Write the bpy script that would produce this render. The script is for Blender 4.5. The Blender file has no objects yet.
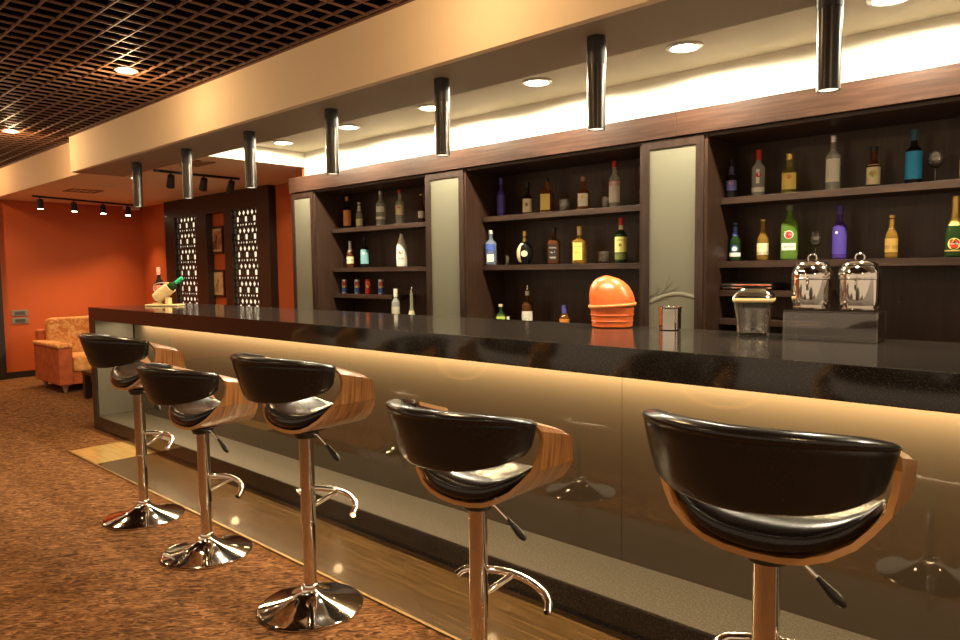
import bpy, bmesh, math, random
from mathutils import Vector, Matrix
random.seed(7)
PI = math.pi
scn = bpy.context.scene
C = scn.collection

# ------------------------------------------------------------------ camera, world, exposure
CAM_H = 1.375
YAW, PITCH, ROLL, FPX = 0.74076, 0.07204, 0.01199, 700.0
cy_, sy_ = math.cos(YAW), math.sin(YAW)
fwd = Vector((-sy_*math.cos(PITCH), cy_*math.cos(PITCH), -math.sin(PITCH)))
rgt = Vector((cy_, sy_, 0)); dwn = fwd.cross(rgt)
r2 = math.cos(ROLL)*rgt + math.sin(ROLL)*dwn
d2 = -math.sin(ROLL)*rgt + math.cos(ROLL)*dwn
cam_data = bpy.data.cameras.new('camera')
cam_data.sensor_width = 36.0
cam_data.lens = FPX/960*36.0
cam_data.clip_start = 0.02
cam = bpy.data.objects.new('camera', cam_data); C.objects.link(cam)
M = Matrix((( r2.x, -d2.x, -fwd.x, 0), (r2.y, -d2.y, -fwd.y, 0), (r2.z, -d2.z, -fwd.z, CAM_H), (0, 0, 0, 1)))
cam.matrix_world = M
scn.camera = cam

w = bpy.data.worlds.new('world'); scn.world = w; w.use_nodes = True
bg = w.node_tree.nodes['Background']
bg.inputs[0].default_value = (1.0, 0.74, 0.48, 1); bg.inputs[1].default_value = 0.55
scn.view_settings.view_transform = 'Standard'
scn.view_settings.look = 'None'
scn.view_settings.gamma = 1.0
scn.view_settings.use_curve_mapping = False
scn.view_settings.exposure = 0.5

WARM = (1.0, 0.66, 0.32); SOFTW = (1.0, 0.86, 0.62)
def add_light(name, kind, loc, power, color, size=0.04, spot=None, blend=0.6, aim=None, sx=None, sy=None):
    l = bpy.data.lights.new(name, kind); l.energy = power; l.color = color
    if kind == 'SPOT':
        l.spot_size = spot; l.spot_blend = blend; l.shadow_soft_size = size
    elif kind == 'AREA':
        l.shape = 'RECTANGLE'; l.size = sx; l.size_y = sy
    else:
        l.shadow_soft_size = size
    o = bpy.data.objects.new(name, l); C.objects.link(o); o.location = loc
    if aim is not None:
        o.rotation_euler = (Vector(aim) - Vector(loc)).to_track_quat('-Z', 'Y').to_euler()
    return o

GRID_LAMPS = [(-7.57, 1.93), (-4.83, 1.90), (-2.10, 1.90), (-7.57, -0.3), (-4.83, -0.3), (-2.10, -0.3), (-10.31, 1.93), (-10.31, -0.3), (0.6, 0.6)]
for x, y in GRID_LAMPS:
    add_light('grid_downlight_beam', 'SPOT', (x, y, 2.665), 62, WARM, 0.05, math.radians(120), 0.8)
    add_light('grid_downlight_spill', 'POINT', (x, y, 2.60), 11, WARM, 0.06)
RECESS_X = [-5.42, -4.49, -3.57, -2.64, -1.69, -0.76, 0.18]
for x in RECESS_X:
    add_light('recess_spot_beam', 'SPOT', (x, 3.42, 2.475), 66, SOFTW, 0.035, math.radians(178), 0.15)
PEND_X = [-6.53, -5.555, -4.58, -3.61, -2.645, -1.70, -0.765]
for x in PEND_X:
    add_light('pendant_beam', 'SPOT', (x, 2.62, 1.955), 40, SOFTW, 0.02, math.radians(110), 0.5)
LED_Y = 2.505
add_light('counter_led_glow', 'AREA', (-2.93, LED_Y, 0.955), 84, (1.0, 0.74, 0.40), sx=6.9, sy=0.02)

# ------------------------------------------------------------------ helpers
def bx(bm, x0, x1, y0, y1, z0, z1, bev=0.0, seg=2):
    vs = [bm.verts.new(p) for p in ((x0,y0,z0),(x1,y0,z0),(x1,y1,z0),(x0,y1,z0),(x0,y0,z1),(x1,y0,z1),(x1,y1,z1),(x0,y1,z1))]
    fs = [bm.faces.new([vs[i] for i in q]) for q in ((3,2,1,0),(4,5,6,7),(0,1,5,4),(1,2,6,5),(2,3,7,6),(3,0,4,7))]
    if bev > 0:
        es = {e for f in fs for e in f.edges}
        bmesh.ops.bevel(bm, geom=list(es), offset=bev, segments=seg, affect='EDGES', profile=0.6)
def ring(bm, pts): return [bm.verts.new(p) for p in pts]
def bridge(bm, a, b):
    n = len(a)
    for i in range(n):
        bm.faces.new((a[i], a[(i+1) % n], b[(i+1) % n], b[i]))
def sup(ang, n, k=1.0):
    """radius of a superellipse with exponents n, depth ratio k, angle from -Y"""
    s, c = abs(math.sin(ang)), abs(math.cos(ang))/k
    return (s**n + c**n)**(-1.0/n)
def lathe(bm, prof, seg=24, n=2.0, k=1.0, cx=0, cy=0, nfun=None):
    rings = []
    for r, z in prof:
        if r < 1e-6:
            rings.append([bm.verts.new((cx, cy, z))]); continue
        nn = nfun(r, z) if nfun else (n, k)
        pts = []
        for i in range(seg):
            a = 2*PI*i/seg
            R = r*sup(a, nn[0], nn[1])
            pts.append((cx + R*math.sin(a), cy - R*math.cos(a), z))
        rings.append(ring(bm, pts))
    for a, b in zip(rings, rings[1:]):
        if len(a) == 1 and len(b) > 1:
            for i in range(seg): bm.faces.new((a[0], b[(i+1) % seg], b[i]))
        elif len(b) == 1 and len(a) > 1:
            for i in range(seg): bm.faces.new((a[i], a[(i+1) % seg], b[0]))
        elif len(a) > 1:
            bridge(bm, a, b)
def tube(bm, pts, r, seg=12, cap=True):
    pts = [Vector(p) for p in pts]; N = len(pts)
    rr = r if isinstance(r, (list, tuple)) else [r]*N
    prev = None; rings = []
    for i, p in enumerate(pts):
        t = (pts[min(i+1, N-1)] - pts[max(i-1, 0)]).normalized()
        if prev is None:
            u = t.orthogonal().normalized()
        else:
            u = (prev - t*prev.dot(t)).normalized()
        prev = u; v = t.cross(u)
        rings.append(ring(bm, [p + rr[i]*(math.cos(2*PI*j/seg)*u + math.sin(2*PI*j/seg)*v) for j in range(seg)]))
    for a, b in zip(rings, rings[1:]): bridge(bm, a, b)
    if cap:
        bm.faces.new(rings[0][::-1]); bm.faces.new(rings[-1])
def arc3(p0, p1, p2, n=12):
    p0, p1, p2 = Vector(p0), Vector(p1), Vector(p2)
    return [(1-t)**2*p0 + 2*t*(1-t)*p1 + t*t*p2 for t in [i/n for i in range(n+1)]]
def NB(): return bmesh.new()
def obj(name, bm, m, parent=None, smooth=None, off=None):
    """link one mesh; off = world position subtracted (parts built in world coordinates)"""
    bmesh.ops.recalc_face_normals(bm, faces=bm.faces)
    if parent is not None and off is not None:
        bmesh.ops.translate(bm, verts=bm.verts, vec=-Vector(off))
    me = bpy.data.meshes.new(name); bm.to_mesh(me); bm.free()
    if m is not None: me.materials.append(m)
    if smooth is not None:
        for p in me.polygons: p.use_smooth = True
        if smooth < 3.1: me.set_sharp_from_angle(angle=smooth)
    o = bpy.data.objects.new(name, me); C.objects.link(o)
    if smooth is not None and abs(smooth-SM) < 1e-6:
        wn = o.modifiers.new('weighted_normals', 'WEIGHTED_NORMAL'); wn.keep_sharp = True; wn.weight = 90
    if parent is not None: o.parent = parent
    return o
SM = math.radians(35); ALL = 3.2
def thing(name, label, cat, loc=(0,0,0), rotz=0.0, group=None):
    o = bpy.data.objects.new(name, None); C.objects.link(o)
    o.location = loc; o.rotation_euler = (0, 0, rotz); o.empty_display_size = 0.05
    o['label'] = label; o['category'] = cat
    if group: o['group'] = group
    return o
def tag(o, label, cat, group=None):
    o['label'] = label; o['category'] = cat
    if group: o['group'] = group
    return o
def struct(name, bm, m, smooth=None):
    o = obj(name, bm, m, smooth=smooth); o['kind'] = 'structure'; return o
def dup(root, loc, rotz, label, group=None):
    r = root.copy(); C.objects.link(r); r.location = loc; r.rotation_euler = (0, 0, rotz)
    r['label'] = label
    if group: r['group'] = group
    for ch in list(root.children):
        c = ch.copy(); C.objects.link(c); c.parent = r
        for g in list(ch.children):
            d = g.copy(); C.objects.link(d); d.parent = c
    return r

# ------------------------------------------------------------------ materials
def new_mat(name):
    m = bpy.data.materials.new(name); m.use_nodes = True
    return m, m.node_tree, m.node_tree.nodes['Principled BSDF']
def pm(name, col, rough=0.5, metal=0.0, coat=0.0, trans=0.0, ior=1.45, noise=0.0, nscale=8.0, emis=None, estr=0.0, spec=0.5):
    m, nt, b = new_mat(name)
    b.inputs['Base Color'].default_value = (*col, 1)
    b.inputs['Roughness'].default_value = rough
    b.inputs['Metallic'].default_value = metal
    b.inputs['Coat Weight'].default_value = coat
    b.inputs['Coat Roughness'].default_value = 0.08
    b.inputs['Transmission Weight'].default_value = trans
    b.inputs['IOR'].default_value = ior
    b.inputs['Specular IOR Level'].default_value = spec
    if emis:
        b.inputs['Emission Color'].default_value = (*emis, 1); b.inputs['Emission Strength'].default_value = estr
    if noise > 0:
        tc = nt.nodes.new('ShaderNodeTexCoord'); nz = nt.nodes.new('ShaderNodeTexNoise'); nz.inputs['Scale'].default_value = nscale
        nz.inputs['Detail'].default_value = 4
        mp = nt.nodes.new('ShaderNodeMapRange'); mp.inputs[3].default_value = 1-noise; mp.inputs[4].default_value = 1+noise
        mx = nt.nodes.new('ShaderNodeVectorMath'); mx.operation = 'SCALE'
        mx.inputs[0].default_value = col
        nt.links.new(tc.outputs['Object'], nz.inputs['Vector']); nt.links.new(nz.outputs['Fac'], mp.inputs[0])
        nt.links.new(mp.outputs[0], mx.inputs['Scale']); nt.links.new(mx.outputs[0], b.inputs['Base Color'])
    return m
def ramp(nt, stops):
    r = nt.nodes.new('ShaderNodeValToRGB')
    el = r.color_ramp.elements
    el[0].position, el[0].color = stops[0][0], (*stops[0][1], 1)
    el[1].position, el[1].color = stops[-1][0], (*stops[-1][1], 1)
    for p, c in stops[1:-1]:
        e = el.new(p); e.color = (*c, 1)
    return r
def noise_mat(name, stops, scale, vec=(1,1,1), rough=0.5, detail=6, dist=0.0, bump=0.0, coat=0.0, metal=0.0, rot=(0,0,0), spec=0.5):
    m, nt, b = new_mat(name)
    tc = nt.nodes.new('ShaderNodeTexCoord'); mp = nt.nodes.new('ShaderNodeMapping')
    mp.inputs['Scale'].default_value = vec; mp.inputs['Rotation'].default_value = rot
    nz = nt.nodes.new('ShaderNodeTexNoise'); nz.inputs['Scale'].default_value = scale
    nz.inputs['Detail'].default_value = detail; nz.inputs['Distortion'].default_value = dist
    r = ramp(nt, stops)
    nt.links.new(tc.outputs['Object'], mp.inputs['Vector']); nt.links.new(mp.outputs[0], nz.inputs['Vector'])
    nt.links.new(nz.outputs['Fac'], r.inputs[0]); nt.links.new(r.outputs[0], b.inputs['Base Color'])
    b.inputs['Roughness'].default_value = rough; b.inputs['Coat Weight'].default_value = coat; b.inputs['Metallic'].default_value = metal
    b.inputs['Specular IOR Level'].default_value = spec
    if bump > 0:
        bp = nt.nodes.new('ShaderNodeBump'); bp.inputs['Strength'].default_value = bump; bp.inputs['Distance'].default_value = 0.004
        nt.links.new(nz.outputs['Fac'], bp.inputs['Height']); nt.links.new(bp.outputs[0], b.inputs['Normal'])
    return m

def carpet_mat():
    m, nt, b = new_mat('carpet')
    tc = nt.nodes.new('ShaderNodeTexCoord'); mp = nt.nodes.new('ShaderNodeMapping')
    mp.vector_type = 'TEXTURE'; mp.inputs['Scale'].default_value = (1/17, 1/46, 1); mp.inputs['Rotation'].default_value = (0, 0, math.radians(47))
    n1 = nt.nodes.new('ShaderNodeTexNoise'); n1.inputs['Scale'].default_value = 1.0; n1.inputs['Detail'].default_value = 5; n1.inputs['Distortion'].default_value = 1.7
    n2 = nt.nodes.new('ShaderNodeTexNoise'); n2.inputs['Scale'].default_value = 240; n2.inputs['Detail'].default_value = 2
    n3 = nt.nodes.new('ShaderNodeTexNoise'); n3.inputs['Scale'].default_value = 2.2
    r = ramp(nt, [(0.34, (0.035, 0.016, 0.007)), (0.46, (0.105, 0.046, 0.018)), (0.56, (0.16, 0.070, 0.026)), (0.70, (0.28, 0.135, 0.055))])
    add = nt.nodes.new('ShaderNodeMath'); add.operation = 'MULTIPLY_ADD'; add.inputs[1].default_value = 0.34
    ad2 = nt.nodes.new('ShaderNodeMath'); ad2.operation = 'ADD'; ad2.inputs[1].default_value = -0.17
    nt.links.new(tc.outputs['Object'], mp.inputs[0]); nt.links.new(mp.outputs[0], n1.inputs['Vector'])
    nt.links.new(tc.outputs['Object'], n2.inputs['Vector'])
    nt.links.new(n2.outputs['Fac'], add.inputs[0]); nt.links.new(n1.outputs['Fac'], add.inputs[2])
    nt.links.new(add.outputs[0], ad2.inputs[0]); nt.links.new(ad2.outputs[0], r.inputs[0])
    nt.links.new(r.outputs[0], b.inputs['Base Color'])
    b.inputs['Roughness'].default_value = 0.95; b.inputs['Specular IOR Level'].default_value = 0.1
    bp = nt.nodes.new('ShaderNodeBump'); bp.inputs['Strength'].default_value = 0.6; bp.inputs['Distance'].default_value = 0.006
    nt.links.new(ad2.outputs[0], bp.inputs['Height']); nt.links.new(bp.outputs[0], b.inputs['Normal'])
    return m
def granite_mat():
    m, nt, b = new_mat('black_granite')
    tc = nt.nodes.new('ShaderNodeTexCoord')
    v = nt.nodes.new('ShaderNodeTexVoronoi'); v.inputs['Scale'].default_value = 170
    n = nt.nodes.new('ShaderNodeTexNoise'); n.inputs['Scale'].default_value = 120; n.inputs['Detail'].default_value = 3
    r = ramp(nt, [(0.05, (0.16, 0.135, 0.10)), (0.17, (0.035, 0.028, 0.022)), (0.5, (0.013, 0.011, 0.010)), (0.9, (0.024, 0.019, 0.015))])
    mx = nt.nodes.new('ShaderNodeMath'); mx.operation = 'MULTIPLY'
    nt.links.new(tc.outputs['Object'], v.inputs['Vector']); nt.links.new(tc.outputs['Object'], n.inputs['Vector'])
    m2 = nt.nodes.new('ShaderNodeMath'); m2.operation = 'MULTIPLY'; m2.inputs[1].default_value = 2.0
    nt.links.new(v.outputs['Distance'], mx.inputs[0]); nt.links.new(n.outputs['Fac'], m2.inputs[0]); nt.links.new(m2.outputs[0], mx.inputs[1])
    nt.links.new(mx.outputs[0], r.inputs[0]); nt.links.new(r.outputs[0], b.inputs['Base Color'])
    b.inputs['Roughness'].default_value = 0.10; b.inputs['IOR'].default_value = 1.6
    return m
def ledge_mat():
    return noise_mat('lit_granite', [(0.35, (0.024, 0.020, 0.015)), (0.5, (0.045, 0.038, 0.029)), (0.66, (0.10, 0.085, 0.066))], 130, rough=0.4, detail=3)  # same granite as the plinth, greyed to stand for the LED light on it
def wood_mat(name, dark, mid, lite, vec, scale=3.0, rough=0.4, coat=0.15):
    return noise_mat(name, [(0.30, dark), (0.5, mid), (0.72, lite)], scale, vec=vec, rough=rough, detail=8, dist=0.4, coat=coat)

MAT = {}
MAT['carpet'] = carpet_mat()
MAT['granite'] = granite_mat()
MAT['ledge'] = ledge_mat()
MAT['orange'] = pm('orange_paint', (0.45, 0.085, 0.016), 0.65, noise=0.05, nscale=3)
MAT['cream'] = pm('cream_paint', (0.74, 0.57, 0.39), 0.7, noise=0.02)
MAT['under'] = pm('shaded_soffit_paint', (0.30, 0.235, 0.17), 0.55, noise=0.02)  # same paint as the lounge ceiling, darkened to stand for the shade underneath
MAT['lit_peach'] = pm('lit_peach_paint', (0.82, 0.58, 0.37), 0.7, noise=0.02)  # same paint as the soffit underside, lightened in place of warm lounge light
MAT['white'] = pm('white_paint', (0.74, 0.71, 0.60), 0.6, noise=0.02)
MAT['plenum'] = pm('plenum_black', (0.004, 0.003, 0.0025), 0.95, spec=0.0)
MAT['grid'] = pm('grid_blade', (0.16, 0.075, 0.045), 0.5)
MAT['wenge'] = wood_mat('wenge', (0.028, 0.013, 0.007), (0.039, 0.018, 0.010), (0.052, 0.026, 0.014), (2, 2, 22), 2.0, 0.42, 0.0)
MAT['wenge_v'] = wood_mat('wenge_upright', (0.028, 0.013, 0.007), (0.039, 0.018, 0.010), (0.052, 0.026, 0.014), (30, 30, 1.6), 2.0, 0.42, 0.0)
MAT['header'] = wood_mat('header_wood', (0.026, 0.012, 0.008), (0.044, 0.021, 0.014), (0.070, 0.035, 0.023), (1.6, 8, 30), 2.2, 0.30, 0.2)
MAT['screenwood'] = wood_mat('screen_wood', (0.011, 0.006, 0.004), (0.019, 0.010, 0.006), (0.03, 0.016, 0.010), (20, 20, 1.5), 2.0, 0.45, 0.05)
MAT['zebra'] = wood_mat('zebra_veneer', (0.14, 0.052, 0.014), (0.30, 0.125, 0.036), (0.47, 0.225, 0.075), (4, 26, 1.3), 2.4, 0.28, 0.4)
MAT['plyedge'] = pm('plywood_edge', (0.40, 0.19, 0.06), 0.35, coat=0.2, noise=0.12, nscale=30)
MAT['leather'] = noise_mat('black_leather', [(0.3, (0.009, 0.007, 0.006)), (0.7, (0.016, 0.012, 0.010))], 190, rough=0.22, bump=0.06, spec=0.4)
MAT['chrome'] = pm('chrome', (0.78, 0.74, 0.70), 0.06, metal=1.0)
MAT['steel'] = pm('polished_steel', (0.72, 0.68, 0.62), 0.10, metal=1.0)
MAT['lit_end'] = pm('lit_end_granite', (0.10, 0.092, 0.08), 0.40, metal=0.3)  # granite of the bar end; its lit look is put into the colour
MAT['blackmetal'] = pm('black_metal', (0.012, 0.011, 0.011), 0.45)
MAT['tracklamp'] = pm('track_black', (0.010, 0.008, 0.007), 0.5)
MAT['blackplastic'] = pm('black_plastic', (0.01, 0.01, 0.01), 0.35)
MAT['frontglass'] = pm('bronze_back_painted_glass', (0.062, 0.047, 0.031), 0.03, coat=0.0, ior=1.9, noise=0.04, nscale=2)
MAT['frost'] = pm('frosted_glass', (0.17, 0.165, 0.12), 0.30, noise=0.02)
MAT['frostmark'] = pm('etched_glass', (0.26, 0.25, 0.19), 0.6)
MAT['frostdark'] = pm('etched_dark', (0.12, 0.115, 0.085), 0.6)  # darker strokes of the etched branch motif
MAT['planks'] = wood_mat('oak_planks', (0.040, 0.022, 0.008), (0.068, 0.038, 0.014), (0.11, 0.064, 0.024), (1.5, 26, 1), 2.0, 0.20, 0.4)
MAT['planks_pale'] = wood_mat('pale_oak_plank', (0.34, 0.23, 0.085), (0.40, 0.28, 0.11), (0.46, 0.33, 0.14), (1.5, 26, 1), 2.0, 0.2, 0.4)
MAT['lamp'] = pm('lamp_glow', (1, 0.9, 0.7), 0.5, emis=(1.0, 0.85, 0.55), estr=22)
MAT['lampw'] = pm('spot_glow', (1, 0.95, 0.8), 0.5, emis=(1.0, 0.92, 0.72), estr=30)
MAT['lamplow'] = pm('pendant_lens', (1, 0.95, 0.8), 0.5, emis=(1.0, 0.85, 0.6), estr=1.2)
MAT['ledstrip'] = pm('led_strip', (1, 0.9, 0.7), 0.5, emis=(1.0, 0.80, 0.45), estr=6)
MAT['backlight'] = pm('lattice_backlight', (0.9, 0.85, 0.7), 0.5, emis=(1.0, 0.84, 0.58), estr=0.80)
MAT['trimmetal'] = pm('lamp_trim', (0.5, 0.48, 0.44), 0.35, metal=0.8)
MAT['vent'] = pm('vent_brown', (0.30, 0.16, 0.08), 0.6)
MAT['switch'] = pm('switch_plate', (0.20, 0.19, 0.17), 0.35)
MAT['switchdark'] = pm('switch_insert', (0.06, 0.055, 0.05), 0.35)
MAT['darktrim'] = pm('dark_trim', (0.015, 0.009, 0.007), 0.5)
MAT['picframe'] = pm('picture_frame', (0.035, 0.012, 0.007), 0.35)
MAT['picA'] = noise_mat('picture_print', [(0.36, (0.08, 0.02, 0.01)), (0.5, (0.40, 0.17, 0.07)), (0.62, (0.62, 0.42, 0.22))], 11, vec=(1,1,0.6), rough=0.4, detail=3, dist=0.8)
MAT['picB'] = noise_mat('picture_print_pale', [(0.36, (0.30, 0.13, 0.06)), (0.5, (0.58, 0.40, 0.20)), (0.62, (0.66, 0.52, 0.30))], 10, vec=(1,1,0.7), rough=0.4, detail=3, dist=0.8)
MAT['sofa_side'] = noise_mat('sofa_velour', [(0.35, (0.30, 0.055, 0.010)), (0.65, (0.44, 0.095, 0.018))], 9, rough=0.7)
MAT['sofa_seat'] = noise_mat('sofa_pattern_fabric', [(0.40, (0.50, 0.16, 0.035)), (0.52, (0.62, 0.28, 0.08)), (0.66, (0.70, 0.40, 0.15))], 16, rough=0.85, dist=1.2)
MAT['sofa_leg'] = pm('sofa_leg_metal', (0.55, 0.38, 0.26), 0.3, metal=0.6)
MAT['orange_plastic'] = noise_mat('orange_plastic', [(0.3, (0.60, 0.105, 0.022)), (0.7, (0.72, 0.155, 0.036))], 14, rough=0.30, spec=0.5)
MAT['orange_rim'] = pm('orange_rim', (0.80, 0.26, 0.08), 0.3)
MAT['acrylic'] = pm('clear_acrylic', (0.96, 0.92, 0.87), 0.0, coat=1.0, trans=1.0, ior=1.45)
MAT['clearglass'] = pm('clear_glass', (0.97, 0.97, 0.95), 0.0, coat=1.0, trans=1.0, ior=1.45)
MAT['barrel'] = wood_mat('pale_barrel_wood', (0.48, 0.32, 0.13), (0.60, 0.43, 0.20), (0.70, 0.54, 0.28), (3, 3, 14), 4.0, 0.5, 0.0)

# ------------------------------------------------------------------ setting
XW, YR, ZL, ZG = -10.87, 4.40, 2.363, 2.70
XE = 2.2
b = NB(); bx(b, -11.2, XE+1, -3.2, 4.7, -0.06, 0); struct('floor', b, MAT['carpet'])
b = NB(); bx(b, -5.42, XE, 1.795, 2.20, 0.0005, 0.004); bx(b, -5.42, XE, 2.2, 2.3, 0.0005, 0.004); struct('floor_plank', b, MAT['planks'])
b = NB(); bx(b, -5.99, -5.42, 1.795, 2.30, 0.0005, 0.004); struct('floor_plank_end', b, MAT['planks_pale'])
b = NB(); bx(b, -5.99, XE, 1.780, 1.795, 0.0005, 0.006, 0.0015); struct('trim_1', b, pm('brass_trim', (0.20, 0.125, 0.045), 0.45, metal=0.7))
b = NB(); bx(b, XW-0.12, XW, -3.2, YR+0.1, 0, ZG+0.012); struct('wall_far', b, MAT['orange'])
b = NB(); bx(b, XW-0.12, -5.75, YR, YR+0.12, 0, ZG+0.3); struct('wall_right', b, MAT['orange'])
b = NB(); bx(b, XW, XW+0.015, 2.56, YR, 0, 0.085); struct('baseboard_far', b, MAT['darktrim'])
b = NB(); bx(b, XW, XW+0.06, 2.30, 2.552, 0, ZL); struct('trim_2', b, MAT['darktrim'])
# bulkhead face in front of the bar, set-back face beyond it
b = NB(); bx(b, -7.56, XE, 2.41, 2.45, ZL, ZG+0.012); struct('wall_bulkhead', b, MAT['cream'])
b = NB(); bx(b, XW, -7.56, 2.50, 2.54, ZL, ZG+0.012); struct('wall_bulkhead_end', b, MAT['lit_peach'])
b = NB(); bx(b, -7.56, XE, 2.41, 2.45, ZG+0.012, ZG+0.75); bx(b, XW, -7.56, 2.50, 2.54, ZG+0.012, ZG+0.75); struct('wall_plenum', b, MAT['plenum'])
# underside pieces with the lamp recess left open
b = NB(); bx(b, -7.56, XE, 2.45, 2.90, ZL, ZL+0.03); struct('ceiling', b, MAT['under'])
b = NB(); bx(b, XW, -7.56, 2.54, YR, ZL, ZL+0.03); bx(b, -7.56, -5.75, 2.90, YR, ZL, ZL+0.03); bx(b, -7.6, -7.56, 2.45, 2.54, ZL, ZL+0.03); struct('ceiling_lounge', b, MAT['lit_peach'])
b = NB(); bx(b, -5.80, XE, 2.88, 3.87, 2.50, 2.53); struct('ceiling_recess', b, pm('recess_paint', (0.50, 0.45, 0.33), 0.6, noise=0.02))
b = NB(); bx(b, -5.79, -5.746, 2.90, 3.85, ZL-0.001, 2.50); struct('wall_recess_end', b, MAT['white'])
b = NB(); bx(b, -5.75, XE, 2.87, 2.90, ZL+0.03, 2.50); struct('wall_recess_front', b, MAT['white'])
b = NB(); bx(b, -5.75, XE, 3.85, 3.90, 2.10, 2.50); struct('wall_white', b, MAT['white'])
b = NB(); bx(b, -5.81, -5.768, 3.86, YR, 0, ZL); struct('wall_niche_end', b, MAT['orange'])
b = NB(); bx(b, -5.75, XE, 4.16, 4.22, 0, 2.12); struct('wall_back', b, MAT['darktrim'])
# open-cell grid ceiling under a black plenum
GX0, GX1, GY0, GY1 = -10.87, 2.2, -3.1, 2.50
b = NB(); bx(b, GX0-0.1, XE, -3.2, 2.52, ZG+0.75, ZG+0.80); struct('ceiling_plenum', b, MAT['plenum'])
b = NB()
n = int((GX1-GX0)/0.12)
for i in range(n+1):
    x = GX0 + i*0.12
    bx(b, x-0.0035, x+0.0035, GY0, 2.41 if x > -7.56 else 2.50, ZG, ZG+0.011)
y = 2.373
while y > GY0:
    bx(b, GX0, GX1, y-0.0035, y+0.0035, ZG-0.001, ZG+0.012); y -= 0.12
bx(b, -7.56, XE, 2.398, 2.4095, ZG-0.004, ZG+0.02); bx(b, GX0, -7.56, 2.488, 2.4995, ZG-0.004, ZG+0.02)
struct('ceiling_grid', b, MAT['grid'])

# ------------------------------------------------------------------ ceiling fittings
def lamp_disc(name, label, loc, r, mat, group):
    t = thing(name, label, 'ceiling light', loc, 0, group)
    b = NB(); lathe(b, [(r*1.02, 0.0), (r*1.3, 0.0), (r*1.3, -0.006), (r*1.02, -0.012), (r*0.98, -0.003), (r*0.98, 0.0)], 28); obj('trim_ring', b, MAT['trimmetal'], t, SM)
    b = NB(); lathe(b, [(0, -0.0095), (r*0.95, -0.008), (r*0.97, -0.002), (0, -0.001)], 24); obj('lens', b, mat, t, SM)
    return t
for k, (x, y) in enumerate(GRID_LAMPS[:3]):
    lab = ['round downlight in the dark grid ceiling, nearest the far orange wall', 'round downlight in the dark grid ceiling, the second from the far wall', 'round downlight in the grid ceiling above the stools nearest the camera'][k]
    lamp_disc('grid_downlight', lab, (x, y, ZG-0.002), 0.055, MAT['lamp'], 'downlights in the grid ceiling')
ords = ['at the lounge end of the white recess', 'above the first pendants from the lounge end', 'above the left shelves', 'above the middle shelves', 'above the etched glass door', 'above the right shelves', 'past the right shelves']
for k, x in enumerate(RECESS_X):
    lamp_disc('recess_spotlight', 'bright round spotlight in the bulkhead recess, ' + ords[k], (x, 3.42, 2.499), 0.07, MAT['lampw'], 'spotlights in the recess over the shelves')
lamp_disc('lounge_downlight', 'small lit downlight in the lounge ceiling beside the end pendant', (-7.51, 2.98, ZL-0.001), 0.03, MAT['lamp'], None)

def make_pendant():
    t = thing('cylinder_pendant', '', 'pendant light', (0, 0, 0), 0, 'cylinder pendants in a row above the bar')
    b = NB(); lathe(b, [(0, ZL-0.001), (0.041, ZL-0.001), (0.041, 2.245), (0, 2.245)], 28); obj('mounting_sleeve', b, MAT['blackmetal'], t, SM)
    b = NB(); lathe(b, [(0, 2.245), (0.0385, 2.245), (0.0385, 1.972), (0.034, 1.972), (0.034, 1.985), (0, 1.985)], 28); o = obj('tube', b, pm('pendant_tube', (0.055, 0.05, 0.045), 0.28, metal=0.75), t, SM); o['label'] = 'satin dark grey tube'
    b = NB(); lathe(b, [(0, 1.976), (0.033, 1.976), (0.033, 1.984), (0, 1.984)], 24); obj('lens', b, MAT['lamplow'], t, SM)
    return t
pend = make_pendant()
pl = ['last in the row at the lounge end', 'second from the lounge end', 'in front of the recess corner, third from the lounge end', 'hanging before the left shelves', 'hanging before the left glass door', 'hanging before the middle shelves', 'nearest and largest, before the right shelves']
for k, x in enumerate(PEND_X):
    lab = 'dark cylinder pendant light, ' + pl[k]
    if k == 0:
        pend.location = (x, 2.62, 0); pend['label'] = lab
    else:
        dup(pend, (x, 2.62, 0), 0, lab)

def track(label, x0, y0, x1, y1, heads, aim, power, group):
    t = thing('track_light', label, 'track light', (x0, y0, ZL), 0, group)
    d = Vector((x1-x0, y1-y0, 0)); L = d.length; d.normalize()
    b = NB(); bx(b, -0.016, 0.016, 0, L, -0.022, -0.001); r = obj('rail', b, MAT['tracklamp'], t)
    r.rotation_euler = (0, 0, math.atan2(d.y, d.x) - PI/2)
    for h in heads:
        p = Vector((x0, y0, ZL)) + d*h*L
        a = (Vector(aim) - p); a = Vector((a.x, d.y*0 + (a.y*0.25), a.z)).normalized()
        b = NB()
        tube(b, [(0, 0, 0.02), (0, 0, -0.05)], 0.008, 8)
        ax = a
        top = Vector((0, 0, -0.05)) - ax*0.03
        tube(b, [top, top + ax*0.12], [0.032, 0.040], 20)
        hd = obj('lamp_head', b, MAT['tracklamp'], t, SM); hd.location = d*h*L + Vector((0, 0, -0.022))
        b = NB(); e = top + ax*0.1205
        tube(b, [e, e + ax*0.002], 0.034, 20); ln = obj('lens', b, MAT['lamp'], hd, SM)
        add_light('track_beam', 'SPOT', p + Vector((0, 0, -0.022)) + e + ax*0.01, power, WARM, 0.03, math.radians(95), 0.8, aim=p + Vector((0, 0, -0.022)) + e + ax)
track('black track light with four heads along the far orange wall', -10.02, 2.75, -10.5, 4.15, [0.06, 0.37, 0.66, 0.93], (-10.2, 3.3, 0.0), 46, 'track lights in the lounge')
track('black track light with three heads in front of the carved screen', -6.83, 2.90, -6.87, 3.79, [0.18, 0.56, 0.90], (-8.0, 4.3, 0.6), 22, 'track lights in the lounge')
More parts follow.
